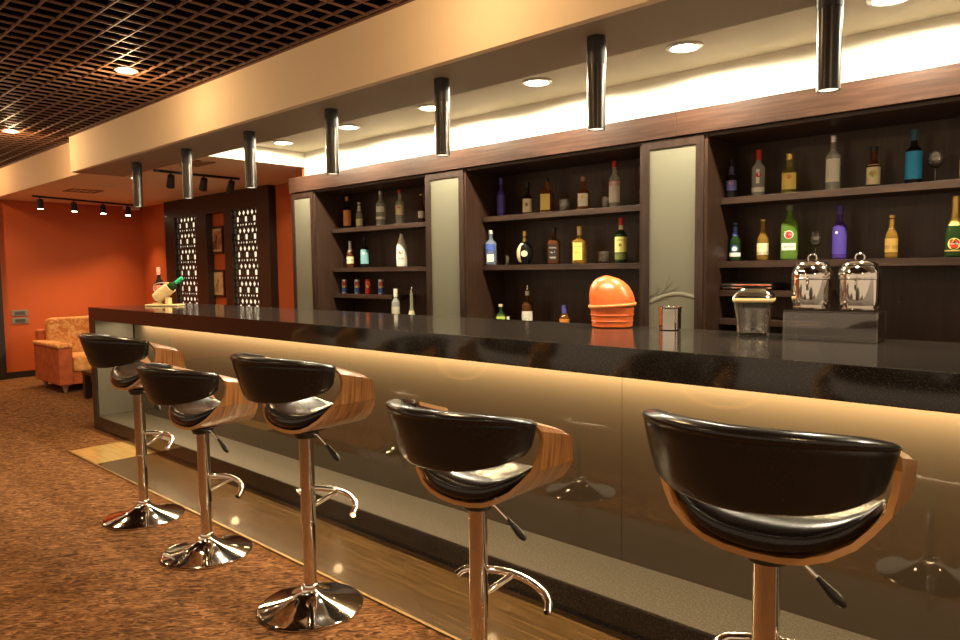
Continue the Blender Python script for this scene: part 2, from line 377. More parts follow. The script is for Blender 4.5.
def vent(label, x0, x1, y0, y1):
    t = thing('ceiling_vent', label, 'vent', ((x0+x1)/2, (y0+y1)/2, ZL), 0, 'vents in the lounge ceiling')
    hx, hy = (x1-x0)/2, (y1-y0)/2
    b = NB(); bx(b, -hx, hx, -hy, -hy+0.02, -0.010, -0.001); bx(b, -hx, hx, hy-0.02, hy, -0.010, -0.001)
    bx(b, -hx, -hx+0.02, -hy, hy, -0.010, -0.001); bx(b, hx-0.02, hx, -hy, hy, -0.010, -0.001); obj('frame', b, MAT['vent'], t)
    b = NB()
    for k in range(5):
        yy = -hy + 0.03 + (2*hy-0.06)*k/4
        bx(b, -hx+0.02, hx-0.02, yy-0.008, yy+0.008, -0.007, -0.002)
    obj('louvres', b, MAT['vent'], t)
vent('brown slotted ceiling vent between the far track light and the bulkhead', -9.28, -8.95, 2.86, 3.20)
vent('brown ceiling vent above the three-head track light', -6.36, -6.02, 2.93, 3.10)
t = thing('ceiling_speaker', 'round cream ceiling speaker beside the far ceiling vent', 'speaker', (-8.35, 3.02, ZL))
b = NB(); lathe(b, [(0, -0.001), (0.10, -0.001), (0.10, -0.008), (0.085, -0.012), (0, -0.010)], 28); obj('grille', b, MAT['cream'], t, SM)
t = thing('wall_box', 'small cream box on the ceiling at the far room corner', 'box', (-10.72, 4.20, ZL))
b = NB(); bx(b, -0.07, 0.07, -0.09, 0.09, -0.06, -0.001, 0.008); obj('cover', b, MAT['cream'], t, SM)

# ------------------------------------------------------------------ far wall fittings
for k, z in enumerate((0.868, 0.766)):
    t = thing('switch_plate', ['grey wall switch plate on the far orange wall, upper of the two', 'grey wall switch plate on the far orange wall, lower of the two'][k], 'switch', (XW, 2.75, z), 0, 'switch plates on the far wall')
    b = NB(); bx(b, 0.0005, 0.012, -0.095, 0.095, -0.04, 0.04, 0.006); obj('plate', b, MAT['switch'], t, SM)
    b = NB(); bx(b, 0.012, 0.016, -0.06, 0.06, -0.022, 0.022, 0.002); obj('rocker', b, MAT['switchdark'], t, SM)

# ------------------------------------------------------------------ carved screen on the right orange wall
def lattice(bm, x0, x1, z0, z1, y0, y1):
    """dark plate pierced by star-like cells in alternating rows"""
    def tile(ax, bx_, az, bz, rx, rz, rot):
        cx, cz = (ax+bx_)/2, (az+bz)/2
        outer = [(ax,az),(cx,az),(bx_,az),(bx_,cz),(bx_,bz),(cx,bz),(ax,bz),(ax,cz)]
        angs = [-135,-90,-45,0,45,90,135,180]
        hole = [(cx + 1.36*rx*math.cos(math.radians(a))*(0.72 if (i % 2 == 0) == rot else 1.0), cz + 1.3*rz*math.sin(math.radians(a))*(0.72 if (i % 2 == 0) == rot else 1.0)) for i, a in enumerate(angs)]
        for yy in (y0, y1):
            o = ring(bm, [(p[0], yy, p[1]) for p in outer]); h = ring(bm, [(p[0], yy, p[1]) for p in hole])
            bridge(bm, o, h)
            if yy == y0: h0 = h
            else: bridge(bm, h0, h)
    W = x1-x0; p = W/3; P = 0.212
    z = z0
    while z < z1 - 0.05:
        for c in range(3):
            xx = x0 + c*p
            tile(xx, xx+p*0.28, z, z+P*0.30, p*0.085, P*0.11, True)
            tile(xx+p*0.28, xx+p*0.72, z, z+P*0.30, p*0.12, P*0.10, True)
            tile(xx+p*0.72, xx+p, z, z+P*0.30, p*0.085, P*0.11, True)
            tile(xx, xx+p*0.26, z+P*0.30, z+P*0.62, p*0.06, P*0.10, False)
            tile(xx+p*0.26, xx+p*0.74, z+P*0.30, z+P*0.62, p*0.19, P*0.155, False)
            tile(xx+p*0.74, xx+p, z+P*0.30, z+P*0.62, p*0.06, P*0.10, False)
            tile(xx, xx+p*0.5, z+P*0.62, z+P, p*0.15, P*0.16, True)
            tile(xx+p*0.5, xx+p, z+P*0.62, z+P, p*0.15, P*0.16, True)
        z += P
    return z
t = thing('carved_screen', 'dark wood wall screen with two backlit lattice panels and a picture niche between', 'screen', (-8.52, YR, 0))
off = (-8.52, YR, 0)
SF = 4.305
b = NB()
bx(b, -9.883, -9.58, SF, YR-0.002, 0, ZL-0.003); bx(b, -8.975, -8.67, SF, YR-0.002, 0, 2.125); bx(b, -8.21, -8.02, SF, YR-0.002, 0, 2.125); bx(b, -7.44, -7.165, SF, YR-0.002, 0, ZL-0.003)
bx(b, -9.58, -7.44, SF, YR-0.002, 2.125, ZL-0.003)
obj('frame', b, MAT['screenwood'], t, off=off)
for x0, x1 in ((-9.58, -8.975), (-8.02, -7.44)):
    b = NB(); zt = lattice(b, x0, x1, 0.217, 2.125, SF+0.025, SF+0.040); bx(b, x0, x1, SF+0.02, SF+0.045, 0, 0.217)
    obj('lattice_panel', b, MAT['screenwood'], t, off=off)
    b = NB(); bx(b, x0+0.005, x1-0.005, YR-0.02, YR-0.004, 0.2, 2.12); o = obj('light_panel', b, MAT['backlight'], t, off=off); o['label'] = 'glowing cream panel behind the lattice'
def picture(label, z0, z1, m):
    t = thing('framed_picture', label, 'picture', (-8.56, YR, z0), 0, 'pictures in the screen niche')
    x0, x1 = -0.215, 0.165
    b = NB()
    f = 0.028; h = z1-z0
    bx(b, x0, x1, -0.025, -0.002, 0, f, 0.003); bx(b, x0, x1, -0.025, -0.002, h-f, h, 0.003)
    bx(b, x0, x0+f, -0.025, -0.002, f, h-f, 0.003); bx(b, x1-f, x1, -0.025, -0.002, f, h-f, 0.003); obj('frame', b, MAT['picframe'], t)
    b = NB(); bx(b, x0+f, x1-f, -0.012, -0.003, f, h-f); obj('mat_board', b, pm('mat_board', (0.62, 0.45, 0.25), 0.7), t)
    b = NB(); bx(b, x0+f+0.025, x1-f-0.025, -0.014, -0.011, f+0.03, h-f-0.03); obj('print', b, m, t)
picture('upper framed picture with a dark figure print on the orange niche wall', 1.615, 1.962, MAT['picA'])
picture('lower framed picture with a pale print on the orange niche wall', 1.062, 1.412, MAT['picB'])

# ------------------------------------------------------------------ lounge armchair and low table
t = thing('armchair', 'orange upholstered armchair with patterned cushions against the far wall', 'armchair', (-9.4, 3.08, 0))
off = (-9.4, 3.08, 0)
for y0, y1 in ((2.62, 2.77), (3.42, 3.57)):
    b = NB(); bx(b, -9.86, -8.945, y0, y1, 0.092, 0.53, 0.02, 3); a = obj('arm', b, MAT['sofa_side'], t, SM, off=off)
    b = NB(); bx(b, -9.87, -8.93, y0-0.012, y1+0.012, 0.525, 0.572, 0.02, 3); o = obj('arm_pad', b, MAT['sofa_seat'], a, SM, off=off); o['label'] = 'tan padded arm top'
b = NB(); bx(b, -9.85, -8.98, 2.77, 3.42, 0.092, 0.235, 0.01); obj('base_frame', b, MAT['sofa_side'], t, SM, off=off)
b = NB(); bx(b, -9.68, -8.955, 2.775, 3.415, 0.235, 0.41, 0.035, 4); obj('seat_cushion', b, MAT['sofa_seat'], t, SM, off=off)
b = NB(); bx(b, -9.93, -9.80, 2.66, 3.53, 0.10, 0.70, 0.03, 3); obj('back_frame', b, MAT['sofa_side'], t, SM, off=off)
b = NB(); bx(b, -0.09, 0.09, -0.36, 0.36, -0.24, 0.24, 0.06, 5); o = obj('back_cushion', b, MAT['sofa_seat'], t, SM); o.location = (-0.335, 0.02, 0.60); o.rotation_euler = (0, math.radians(-10), 0)
for x in (-9.75, -9.03):
    for y in (2.70, 3.49):
        b = NB(); bx(b, x-0.055, x+0.055, y-0.03, y+0.03, 0.075, 0.092, 0.004)
        tube(b, [(x, y, 0.08), (x, y, 0.001)], [0.035, 0.016], 12); obj('leg', b, MAT['sofa_leg'], t, SM, off=off)
t = thing('low_table', 'low dark wooden table between the armchair and the bar end', 'table', (-8.15, 3.0, 0))
b = NB(); bx(b, -0.32, 0.32, -0.30, 0.42, 0.27, 0.31, 0.004); obj('table_top', b, MAT['screenwood'], t, SM)
for x in (-0.28, 0.28):
    for y in (-0.26, 0.38):
        b = NB(); bx(b, x-0.035, x+0.035, y-0.035, y+0.035, 0.0, 0.27, 0.003); obj('leg', b, MAT['screenwood'], t, SM)

# ------------------------------------------------------------------ bar
BX0, BX1, BF, BB, BZ = -6.718, XE-0.1, 2.222, 3.085, 1.085
t = thing('bar_counter', 'long black granite bar counter with glossy bronze front panels and lit underside', 'bar counter', (-6.718, BF, 0))
off = (-6.718, BF, 0)
b = NB(); bx(b, BX0, BX1, BF, BB, 0.974, BZ, 0.003); obj('countertop', b, MAT['granite'], t, SM, off=off)
b = NB(); bx(b, BX0, BX0+0.108, BF, BB, 0.0, 0.974, 0.002); obj('end_panel', b, MAT['granite'], t, SM, off=off)
b = NB(); bx(b, BX0+0.108, BX0+0.116, BF+0.012, 2.548, 0.125, 0.972); o = obj('end_lit_face', b, MAT['lit_end'], t, off=off); o['label'] = 'inner face of the granite bar end, lit grey put in its colour'
b = NB(); bx(b, BX0+0.108, BX1, BF, 2.56, 0.0, 0.119, 0.002); obj('plinth', b, MAT['granite'], t, SM, off=off)
b = NB(); bx(b, BX0+0.116, BX1, BF+0.006, 2.555, 0.119, 0.1235); o = obj('foot_ledge', b, MAT['ledge'], t, off=off); o['label'] = 'speckled granite ledge with the LED light put in its colour'
xs = [BX0+0.12, -3.93, -1.531, 0.87, BX1]
for x0, x1 in zip(xs, xs[1:]):
    b = NB(); bx(b, x0+0.001, x1-0.001, 2.555, 2.567, 0.124, 0.973); obj('front_panel', b, MAT['frontglass'], t, off=off)
b = NB(); bx(b, BX0+0.11, BX1, 2.568, 2.60, 0.0, 0.973); obj('carcass', b, MAT['darktrim'], t, off=off)
b = NB(); bx(b, BX0+0.30, BX1-0.05, LED_Y-0.012, LED_Y+0.012, 0.960, 0.9735); obj('led_strip', b, MAT['ledstrip'], t, off=off)

# ------------------------------------------------------------------ back bar cabinets
CF = 3.70
SHT = {'a': 1.762, 'b': 1.405}
def shelving(label, x0, x1, shelves, shorts):
    t = thing('shelving_unit', label, 'shelving unit', ((x0+x1)/2, 3.9, 0), 0, 'open shelving units behind the bar'); off = ((x0+x1)/2, 3.9, 0)
    for s in (x0, x1-0.018):
        b = NB(); bx(b, s, s+0.018, CF+0.012, 4.14, 0.93, 2.104); obj('side_panel', b, MAT['wenge_v'], t, off=off)
    b = NB(); bx(b, x0, x1, 4.14, 4.158, 0.0, 2.104); obj('back_panel', b, MAT['wenge_v'], t, off=off)
    b = NB(); bx(b, x0, x1, CF+0.012, 4.14, 0.0, 0.93); obj('base_cabinet', b, MAT['wenge'], t, off=off)
    b = NB(); bx(b, x0+0.018, x1-0.018, CF+0.02, 4.14, 2.086, 2.104); obj('top_panel', b, MAT['wenge'], t, off=off)
    for z in shelves:
        b = NB(); bx(b, x0+0.018, x1-0.018, 3.88, 4.14, z-0.037, z, 0.0015); obj('shelf', b, MAT['shelfwood'], t, off=off)
    for xa, xb, z in shorts:
        b = NB(); bx(b, xa, xb, 3.88, 4.14, z-0.034, z, 0.0015); o = obj('shelf', b, MAT['shelfwood'], t, off=off); o['label'] = 'short lower shelf'
MAT['shelfwood'] = wood_mat('shelf_wood', (0.024, 0.012, 0.008), (0.037, 0.019, 0.012), (0.056, 0.030, 0.019), (2.0, 8, 24), 2.2, 0.38, 0.0)
shelving('dark wood shelving unit at the lounge end with a short can shelf', -5.41, -3.93, SHT.values(), [(-5.392, -4.555, 1.165)])
shelving('dark wood shelving unit in the middle, between the two green glass doors', -3.535, -2.09, SHT.values(), [])
shelving('dark wood shelving unit nearest the camera behind the steel urns', -1.71, 0.40, SHT.values(), [(-1.692, -1.15, 1.241), (-1.692, -1.15, 1.079)])
def display(label, x0, x1, etched):
    t = thing('display_cabinet', label, 'cabinet', ((x0+x1)/2, 3.9, 0), 0, 'tall frosted glass door cabinets'); off = ((x0+x1)/2, 3.9, 0)
    b = NB(); bx(b, x0, x0+0.016, CF+0.022, 4.15, 0, 2.104); bx(b, x1-0.016, x1, CF+0.022, 4.15, 0, 2.104); bx(b, x0+0.016, x1-0.016, 4.135, 4.15, 0, 2.104); obj('body', b, MAT['wenge_v'], t, off=off)
    f = 0.048
    b = NB(); bx(b, x0, x0+f, CF, CF+0.022, 0.02, 2.10, 0.002); bx(b, x1-f, x1, CF, CF+0.022, 0.02, 2.10, 0.002)
    bx(b, x0+f, x1-f, CF, CF+0.022, 2.10-f, 2.10, 0.002); bx(b, x0+f, x1-f, CF, CF+0.022, 0.02, 0.12, 0.002); d = obj('door', b, MAT['doorwood'], t, SM, off=off)
    b = NB(); bx(b, x0+f, x1-f, CF+0.008, CF+0.014, 0.12, 2.10-f); obj('glass_pane', b, MAT['frost'], d, off=off)
    if etched:
        y = CF+0.0065
        b = NB()
        tube(b, arc3((x0+f+0.005, y, 1.170), (x0+0.20, y, 1.255), (x1-f-0.003, y, 1.205), 20), [0.003]+[0.010]*19+[0.008], 8)
        bmesh.ops.scale(b, vec=(1, 0.12, 1), space=Matrix.Translation((0, -y, 0)), verts=b.verts); obj('etched_arc', b, MAT['frostmark'], d, SM, off=off)
        b = NB()
        for p0, p1, p2, r in (((0.005,1.165),(0.06,1.20),(0.15,1.295),0.004),((0.05,1.195),(0.06,1.23),(0.055,1.285),0.003),((0.09,1.225),(0.13,1.235),(0.19,1.265),0.003),((0.005,1.205),(0.04,1.215),(0.07,1.255),0.003),((0.03,1.18),(0.08,1.185),(0.13,1.20),0.003),((0.11,1.25),(0.115,1.30),(0.14,1.34),0.0022)):
            tube(b, arc3((x0+f+p0[0], y, p0[1]), (x0+f+p1[0], y, p1[1]), (x0+f+p2[0], y, p2[1]), 8), [r*(1-0.08*i) for i in range(9)], 6)
        bmesh.ops.scale(b, vec=(1, 0.2, 1), space=Matrix.Translation((0, -y, 0)), verts=b.verts); obj('etched_branch', b, MAT['frostdark'], d, SM, off=off)
MAT['doorwood'] = wood_mat('door_wood', (0.018, 0.009, 0.006), (0.029, 0.015, 0.010), (0.044, 0.023, 0.015), (20, 20, 2.0), 2.2, 0.36, 0.05)
display('tall narrow cabinet with frosted glass door at the lounge end of the shelves', -5.765, -5.41, False)
display('tall narrow cabinet with green frosted glass door between left and middle shelves', -3.93, -3.535, False)
display('tall narrow cabinet with etched frosted glass door right of the middle shelves', -2.09, -1.71, True)
for k, (x0, x1) in enumerate(((-5.775, -1.869), (-1.867, 0.40))):
    b = NB(); bx(b, x0, x1, CF-0.012, 3.849, 2.106, 2.242, 0.003)
    o = obj('header_board', b, MAT['header'], smooth=SM)
    tag(o, ['long red brown wooden header board over the left and middle shelves', 'red brown wooden header board over the right shelves'][k], 'board', 'header boards over the back bar')

# ------------------------------------------------------------------ bar stools
def shell_prof(s):
    pts = [(0,0),(0.06,0.003),(0.11,0.012),(0.155,0.030),(0.20,0.060),(0.228,0.092),(0.252,0.127),(0.258,0.170),(0.262,0.215),(0.262,0.245),(0.250,0.268),(0.226,0.277)]
    yr = [-0.105,-0.104,-0.100,-0.091,-0.074,-0.055,-0.034,-0.012,-0.005,-0.014,-0.028,-0.034]
    yf = [0.19,0.19,0.188,0.184,0.176,0.168,0.155,0.146,0.136,0.124,0.108,0.098]
    i = min(int(s), len(pts)-2); f = s-i
    L = lambda a, b_: a+(b_-a)*f
    return L(pts[i][0], pts[i+1][0]), L(pts[i][1], pts[i+1][1]), L(yr[i], yr[i+1]), L(yf[i], yf[i+1])
PROF = [shell_prof(i*0.5) for i in range(22)] + [shell_prof(10.9999)]
ZB = 0.75     # underside of the seat shell of the first stool
def make_stool():
    t = thing('bar_stool', '', 'bar stool', (0,0,0), 0, 'bar stools along the counter')
    # base plate, columns
    b = NB(); lathe(b, [(0, 0.0005), (0.205, 0.0005), (0.212, 0.003), (0.212, 0.008), (0.205, 0.012), (0.16, 0.021), (0.11, 0.034), (0.07, 0.050), (0.048, 0.066), (0.040, 0.076), (0.037, 0.082), (0, 0.082)], 56); obj('base', b, MAT['chrome'], t, SM)
    b = NB(); lathe(b, [(0.026, 0.08), (0.033, 0.08), (0.034, 0.092), (0.030, 0.100), (0.026, 0.102)], 32); obj('collar', b, MAT['chrome'], t, SM)
    b = NB(); lathe(b, [(0.0, 0.07), (0.0255, 0.07), (0.0255, 0.52), (0, 0.52)], 32); obj('lower_tube', b, MAT['chrome'], t, SM)
    b = NB(); lathe(b, [(0.0256, ZB-0.385), (0.0305, ZB-0.385), (0.0305, ZB-0.380), (0.0295, ZB-0.378), (0.0295, ZB-0.01), (0, ZB-0.01)], 32); obj('upper_tube', b, MAT['chrome'], t, SM)
    b = NB(); lathe(b, [(0, ZB-0.035), (0.045, ZB-0.035), (0.055, ZB-0.012), (0.08, ZB-0.002), (0, ZB-0.002)], 28); obj('seat_mount', b, MAT['blackplastic'], t, SM)
    # footrest: T shape in front of the column
    b = NB()
    zf = ZB-0.285
    tube(b, [(0.0, 0.022, zf-0.04), (0.03, 0.09, zf-0.008), (0.036, 0.122, zf+0.0)], 0.010, 12)
    pts = [(-0.135, 0.040, zf-0.020), (-0.128, 0.056, zf-0.009)] + arc3((-0.115, 0.070, zf-0.004), (0.045, 0.172, zf+0.010), (0.195, 0.090, zf-0.004), 16) + [(0.225, 0.066, zf-0.014), (0.238, 0.042, zf-0.030)]
    tube(b, pts, 0.0125, 14)
    obj('footrest', b, MAT['chrome'], t, SM)
    # height lever
    b = NB(); tube(b, [(0.03, 0.0, ZB-0.018), (0.062, 0.012, ZB-0.020), (0.102, 0.030, ZB-0.062)], 0.005, 10)
    lv = obj('lever', b, MAT['chrome'], t, SM)
    b = NB()
    pts = [Vector((0.098, 0.028, ZB-0.058)).lerp(Vector((0.150, 0.050, ZB-0.118)), i/8) for i in range(9)]
    tube(b, pts, [0.006, 0.007, 0.008, 0.0095, 0.011, 0.0125, 0.013, 0.011, 0.006], 12); o = obj('lever_grip', b, MAT['blackplastic'], lv, SM); o['label'] = 'black paddle grip'
    # bentwood shell
    def shell_section(side):
        return [(side*x, z, yr, yf) for x, z, yr, yf in PROF]
    sec = shell_section(-1)[::-1] + shell_section(1)[1:]
    N = len(sec); th = 0.014
    nrm = []
    for i in range(N):
        a, c = sec[max(i-1, 0)], sec[min(i+1, N-1)]
        dx, dz = c[0]-a[0], c[1]-a[1]; l = math.hypot(dx, dz); nrm.append((dz/l, -dx/l))
    b = NB(); M_ = 9
    def P(i, j, o):
        x, z, yr, yf = sec[i]; nx, nz = nrm[i]
        y = yr + (yf-yr)*j/M_
        return b.verts.new((x+nx*o, y, ZB+z+nz*o - (0.044*j/M_)*max(0.0, min(1.0, (z-0.20)/0.06))))
    out = [[P(i, j, 0) for j in range(M_+1)] for i in range(N)]
    inn = [[P(i, j, -th) for j in range(M_+1)] for i in range(N)]
    edge_faces = []
    for i in range(N-1):
        for j in range(M_):
            b.faces.new((out[i][j], out[i+1][j], out[i+1][j+1], out[i][j+1]))
            b.faces.new((inn[i][j], inn[i][j+1], inn[i+1][j+1], inn[i+1][j]))
        edge_faces.append(b.faces.new((out[i][0], inn[i][0], inn[i+1][0], out[i+1][0])))
        edge_faces.append(b.faces.new((out[i][M_], out[i+1][M_], inn[i+1][M_], inn[i][M_])))
    for i in (0, N-1):
        for j in range(M_):
            edge_faces.append(b.faces.new((out[i][j], out[i][j+1], inn[i][j+1], inn[i][j])))
    for f in edge_faces: f.material_index = 1
    sh = obj('shell', b, MAT['zebra'], t, math.radians(24)); sh.data.materials.append(MAT['plyedge']); sh['label'] = 'bent zebra veneer shell forming both arms'
    # seat pad
    b = NB()
    def zin(x):
        ax = abs(x)
        for (xa, za, _, _), (xb, zb, _, _) in zip(PROF, PROF[1:]):
            if xa <= ax <= xb: return za + (zb-za)*(ax-xa)/(xb-xa+1e-9)
        return 0.12
    K = 48
    def pad(rho, z_add, lift):
        pts = []
        for i in range(K):
            a = 2*PI*i/K
            R = sup(a, 2.35, 1.0)*rho
            x, y = 0.222*R*math.sin(a), -0.150*R*math.cos(a) + 0.036
            pts.append((x, y, ZB + zin(x)*lift + z_add))
        return ring(b, pts)
    specs = [(0.30, 0.018, 1.0), (0.80, 0.018, 1.0), (0.95, 0.022, 1.0), (1.0, 0.032, 1.0), (1.0, 0.046, 0.95), (0.975, 0.060, 0.9), (0.91, 0.070, 0.85), (0.75, 0.078, 0.75), (0.5, 0.080, 0.65), (0.25, 0.078, 0.6), (0.05, 0.077, 0.6)]
    rs = [pad(*s) for s in specs]
    for p, q in zip(rs, rs[1:]): bridge(b, p, q)
    b.faces.new(rs[0][::-1]); b.faces.new(rs[-1])
    seat = obj('seat', b, MAT['leather'], t, ALL); seat['label'] = 'black leather seat pad'
    b = NB()
    pts = [v for v in []]
    for i in range(K+1):
        a = 2*PI*i/K; R = sup(a, 2.35, 1.0)*0.985
        x, y = 0.222*R*math.sin(a), -0.150*R*math.cos(a) + 0.036
        pts.append((x, y, ZB + zin(x)*0.91 + 0.058))
    tube(b, pts, 0.0028, 6, cap=False); obj('piping', b, MAT['leather'], seat, ALL)
    # backrest: padded band from arm to arm around the rear
    b = NB(); rings = []; NP = 44
    for i in range(NP+1):
        u = -1 + 2*i/NP; au = abs(u)
        pt, pb = math.radians(82)*u, math.radians(80)*u
        zt = 0.315 - 0.039*au**2.8
        zbm = 0.137 + 0.056*au**2.2
        if au > 0.9:
            zbm += 0.012*((au-0.9)/0.1)**2
        at, ab_ = 0.272, 0.222
        T = Vector((0.264*math.sin(pt), -0.268*math.cos(pt)*1.0, zt))
        B = Vector((0.243*math.sin(pb), -0.213*math.cos(pb), zbm))
        D = (T-B); dl = D.length; D.normalize()
        outv = Vector((math.sin(pt), -math.cos(pt), 0)); outv = (outv - D*outv.dot(D)).normalized()
        th = 0.019 if au < 0.93 else 0.019 - 0.006*(au-0.93)/0.07
        loop = []
        for (cl, co) in ((0.0,-0.45),(0.0,0.45),(0.02,0.85),(0.06,1.0),(0.25,1.06),(0.5,1.08),(0.75,1.05),(0.86,1.0),(0.885,0.90),(0.91,1.05),(0.965,1.12),(0.99,0.75),(1.0,0.0),(0.985,-0.75),(0.94,-1.0),(0.75,-1.0),(0.5,-1.05),(0.25,-1.05),(0.06,-1.0),(0.02,-0.85)):
            loop.append(B + D*dl*cl + outv*(co*th) - outv*0.006 + Vector((0, 0, ZB)))
        rings.append(ring(b, loop))
    for p, q in zip(rings, rings[1:]): bridge(b, p, q)
    b.faces.new(rings[0][::-1]); b.faces.new(rings[-1])
    bk = obj('backrest', b, MAT['leather'], t, ALL); bk['label'] = 'black leather wraparound backrest'
    return t
UPPER = ('upper_tube', 'seat_mount', 'footrest', 'lever', 'shell', 'seat', 'backrest')
stool = make_stool()
def shift(root, dz):
    for c in root.children:
        if c.name.split('.')[0] in UPPER: c.location.z += dz
STOOLS = [(-4.03, 1.57, 0.74, 0.0, 'black leather bar stool farthest from the camera, beside the end of the bar'),
          (-3.27, 1.565, 0.635, 0.0, 'low black leather bar stool, second from the far end of the bar'),
          (-2.405, 1.58, 0.745, 0.0, 'raised black leather bar stool in the middle of the row of five'),
          (-1.455, 1.57, 0.67, 0.0, 'low black leather bar stool with wide wood arm, second nearest the camera'),
          (-0.565, 1.57, 0.75, 0.0, 'nearest and largest black leather bar stool, at the right of the row')]
made = []
for k, (x, y, zb, rz, lab) in enumerate(STOOLS):
    if k == 0:
        s = stool
    else:
        s = dup(stool, (x, y, 0), rz, lab)
    made.append((s, zb-ZB))
s0 = stool; s0.location = (STOOLS[0][0], STOOLS[0][1], 0); s0['label'] = STOOLS[0][4]
for s, dz in made: shift(s, dz)
# ------------------------------------------------------------------ bottles, glasses, cans
GM = {}
def glass(name, col, tr=0.9, rough=0.03, ior=1.2):
    if name not in GM: GM[name] = pm('glass_'+name, col, rough, trans=tr, ior=ior)
    return GM[name]
G = dict(clear=((0.86,0.88,0.78),0.70), pale=((0.84,0.84,0.62),0.70), green=((0.10,0.33,0.05),0.7), limegreen=((0.35,0.62,0.12),0.75), darkgreen=((0.015,0.035,0.010),0.0),
         brown=((0.10,0.035,0.010),0.25), amber=((0.62,0.22,0.03),0.8), gold=((0.80,0.47,0.09),0.8), yellow=((0.80,0.70,0.14),0.85), dark=((0.012,0.010,0.010),0.0),
         blueclear=((0.55,0.68,0.92),0.8), purple=((0.07,0.035,0.22),0.0), white=((0.82,0.80,0.70),0.0), black=((0.008,0.008,0.008),0.0), rose=((0.45,0.03,0.05),0.3))
def gmat(k): return glass(k, *G[k])
PM = {}
def cm(col, rough=0.45, metal=0.0):
    key = (tuple(round(c, 3) for c in col), rough, metal)
    if key not in PM: PM[key] = pm('print_%d' % len(PM), col, rough, metal=metal)
    return PM[key]
SHAPES = dict(spirit=(0.62,0.76,0.0145,2,1), slim=(0.66,0.80,0.013,2,1), wine=(0.60,0.74,0.0145,2,1), beer=(0.50,0.76,0.0125,2,1), square=(0.60,0.71,0.015,5,1.0),
              flat=(0.58,0.72,0.015,4,0.75), cone=(0.10,0.58,0.012,2,1), rum=(0.60,0.93,0.014,2,1), tall=(0.64,0.82,0.0135,4,0.9), champ=(0.40,0.76,0.0145,2,1), round=(0.5,0.70,0.014,2,0.75), squat=(0.52,0.70,0.016,2.6,1))
def prof_of(h, r, shape):
    bh, sh, nr, n, k = SHAPES[shape]
    p = [(0, 0.001), (r*0.86, 0.001), (r*0.97, 0.004), (r, 0.012)]
    if shape == 'round':
        p = [(0, 0.001), (r*0.55, 0.001)]
        for i in range(1, 12):
            a = -0.40*PI + i*(0.80*PI)/12
            p.append((r*max(math.cos(a), 0.3), h*0.33 + h*0.33*math.sin(a)/math.sin(0.40*PI)))
        p += [(nr*1.2, h*0.69), (nr, h*0.74)]
    elif shape == 'cone':
        p += [(r, h*0.10), (r*0.93, h*0.16)]
        for i in range(1, 9):
            t = i/8; p.append((r*0.93*(1-t)**1.1 + nr*(1-(1-t)**1.1), h*(0.16+0.42*t)))
    else:
        p += [(r, h*bh*0.5), (r*(0.94 if shape == 'rum' else 1.0), h*bh)]
        for i in range(1, 9):
            t = i/8; c = 0.5+0.5*math.cos(PI*t**0.85)
            if shape == 'rum': c = (1-t)**1.25*0.94
            p.append((nr + (r-nr)*c, h*(bh+(sh-bh)*t)))
    p += [(nr, h*0.90), (nr, h*0.955)]
    top = h*0.955
    return p, top, n, k
def radius_at(p, z):
    for (r0, z0), (r1, z1) in zip(p, p[1:]):
        if z0 <= z <= z1 and z1 > z0: return r0+(r1-r0)*(z-z0)/(z1-z0)
    return p[-1][0]
def patch(bm, p, n, k, z0, z1, a0, a1, lift=0.0007, nz=6, na=16):
    rows = []
    for j in range(nz+1):
        z = z0+(z1-z0)*j/nz; R = radius_at(p, z)
        row = []
        for i in range(na+1):
            a = a0+(a1-a0)*i/na; rr = R*sup(a, n, k)+lift
            row.append(bm.verts.new((rr*math.sin(a), -rr*math.cos(a), z)))
        rows.append(row)
    for ra, rb in zip(rows, rows[1:]):
        for i in range(na): bm.faces.new((ra[i], ra[i+1], rb[i+1], rb[i]))
def disc(bm, p, n, k, zc, ac, rad, lift=0.0012, sx=1.0):
    R0 = radius_at(p, zc); c = []
    for i in range(20):
        t = 2*PI*i/20; z = zc+rad*math.sin(t); a = ac + sx*rad*math.cos(t)/R0
        rr = radius_at(p, z)*sup(a, n, k)+lift; c.append(bm.verts.new((rr*math.sin(a), -rr*math.cos(a), z)))
    bm.faces.new(c)
def lettering(txt, parent, p, n, k, zc, width, height, mat, lift=0.0016, tilt=0.0):
    cu = bpy.data.curves.new('lettering', 'FONT'); cu.body = txt; cu.align_x = 'CENTER'; cu.align_y = 'CENTER'; cu.size = 1.0; cu.resolution_u = 2
    tmp = bpy.data.objects.new('lettering', cu); C.objects.link(tmp)
    bpy.context.view_layer.update()
    me = bpy.data.meshes.new_from_object(tmp.evaluated_get(bpy.context.evaluated_depsgraph_get()))
    C.objects.unlink(tmp); bpy.data.objects.remove(tmp); bpy.data.curves.remove(cu)
    xs = [v.co.x for v in me.vertices]; ys = [v.co.y for v in me.vertices]
    w_, h_ = max(xs)-min(xs), max(ys)-min(ys); xm, ym = (max(xs)+min(xs))/2, (max(ys)+min(ys))/2
    for v in me.vertices:
        x = (v.co.x-xm)/w_*width; z = zc + (v.co.y-ym)/h_*height
        R = radius_at(p, z) if p else 0; a = x/max(R, 0.01)
        if n > 3: a = math.atan2(x, R*sup(0, n, k))
        rr = R*sup(a, n, k)+lift
        v.co = Vector((rr*math.sin(a), -rr*math.cos(a), z))
    me.materials.append(mat)
    o = bpy.data.objects.new('lettering', me); C.objects.link(o); o.parent = parent
    return o
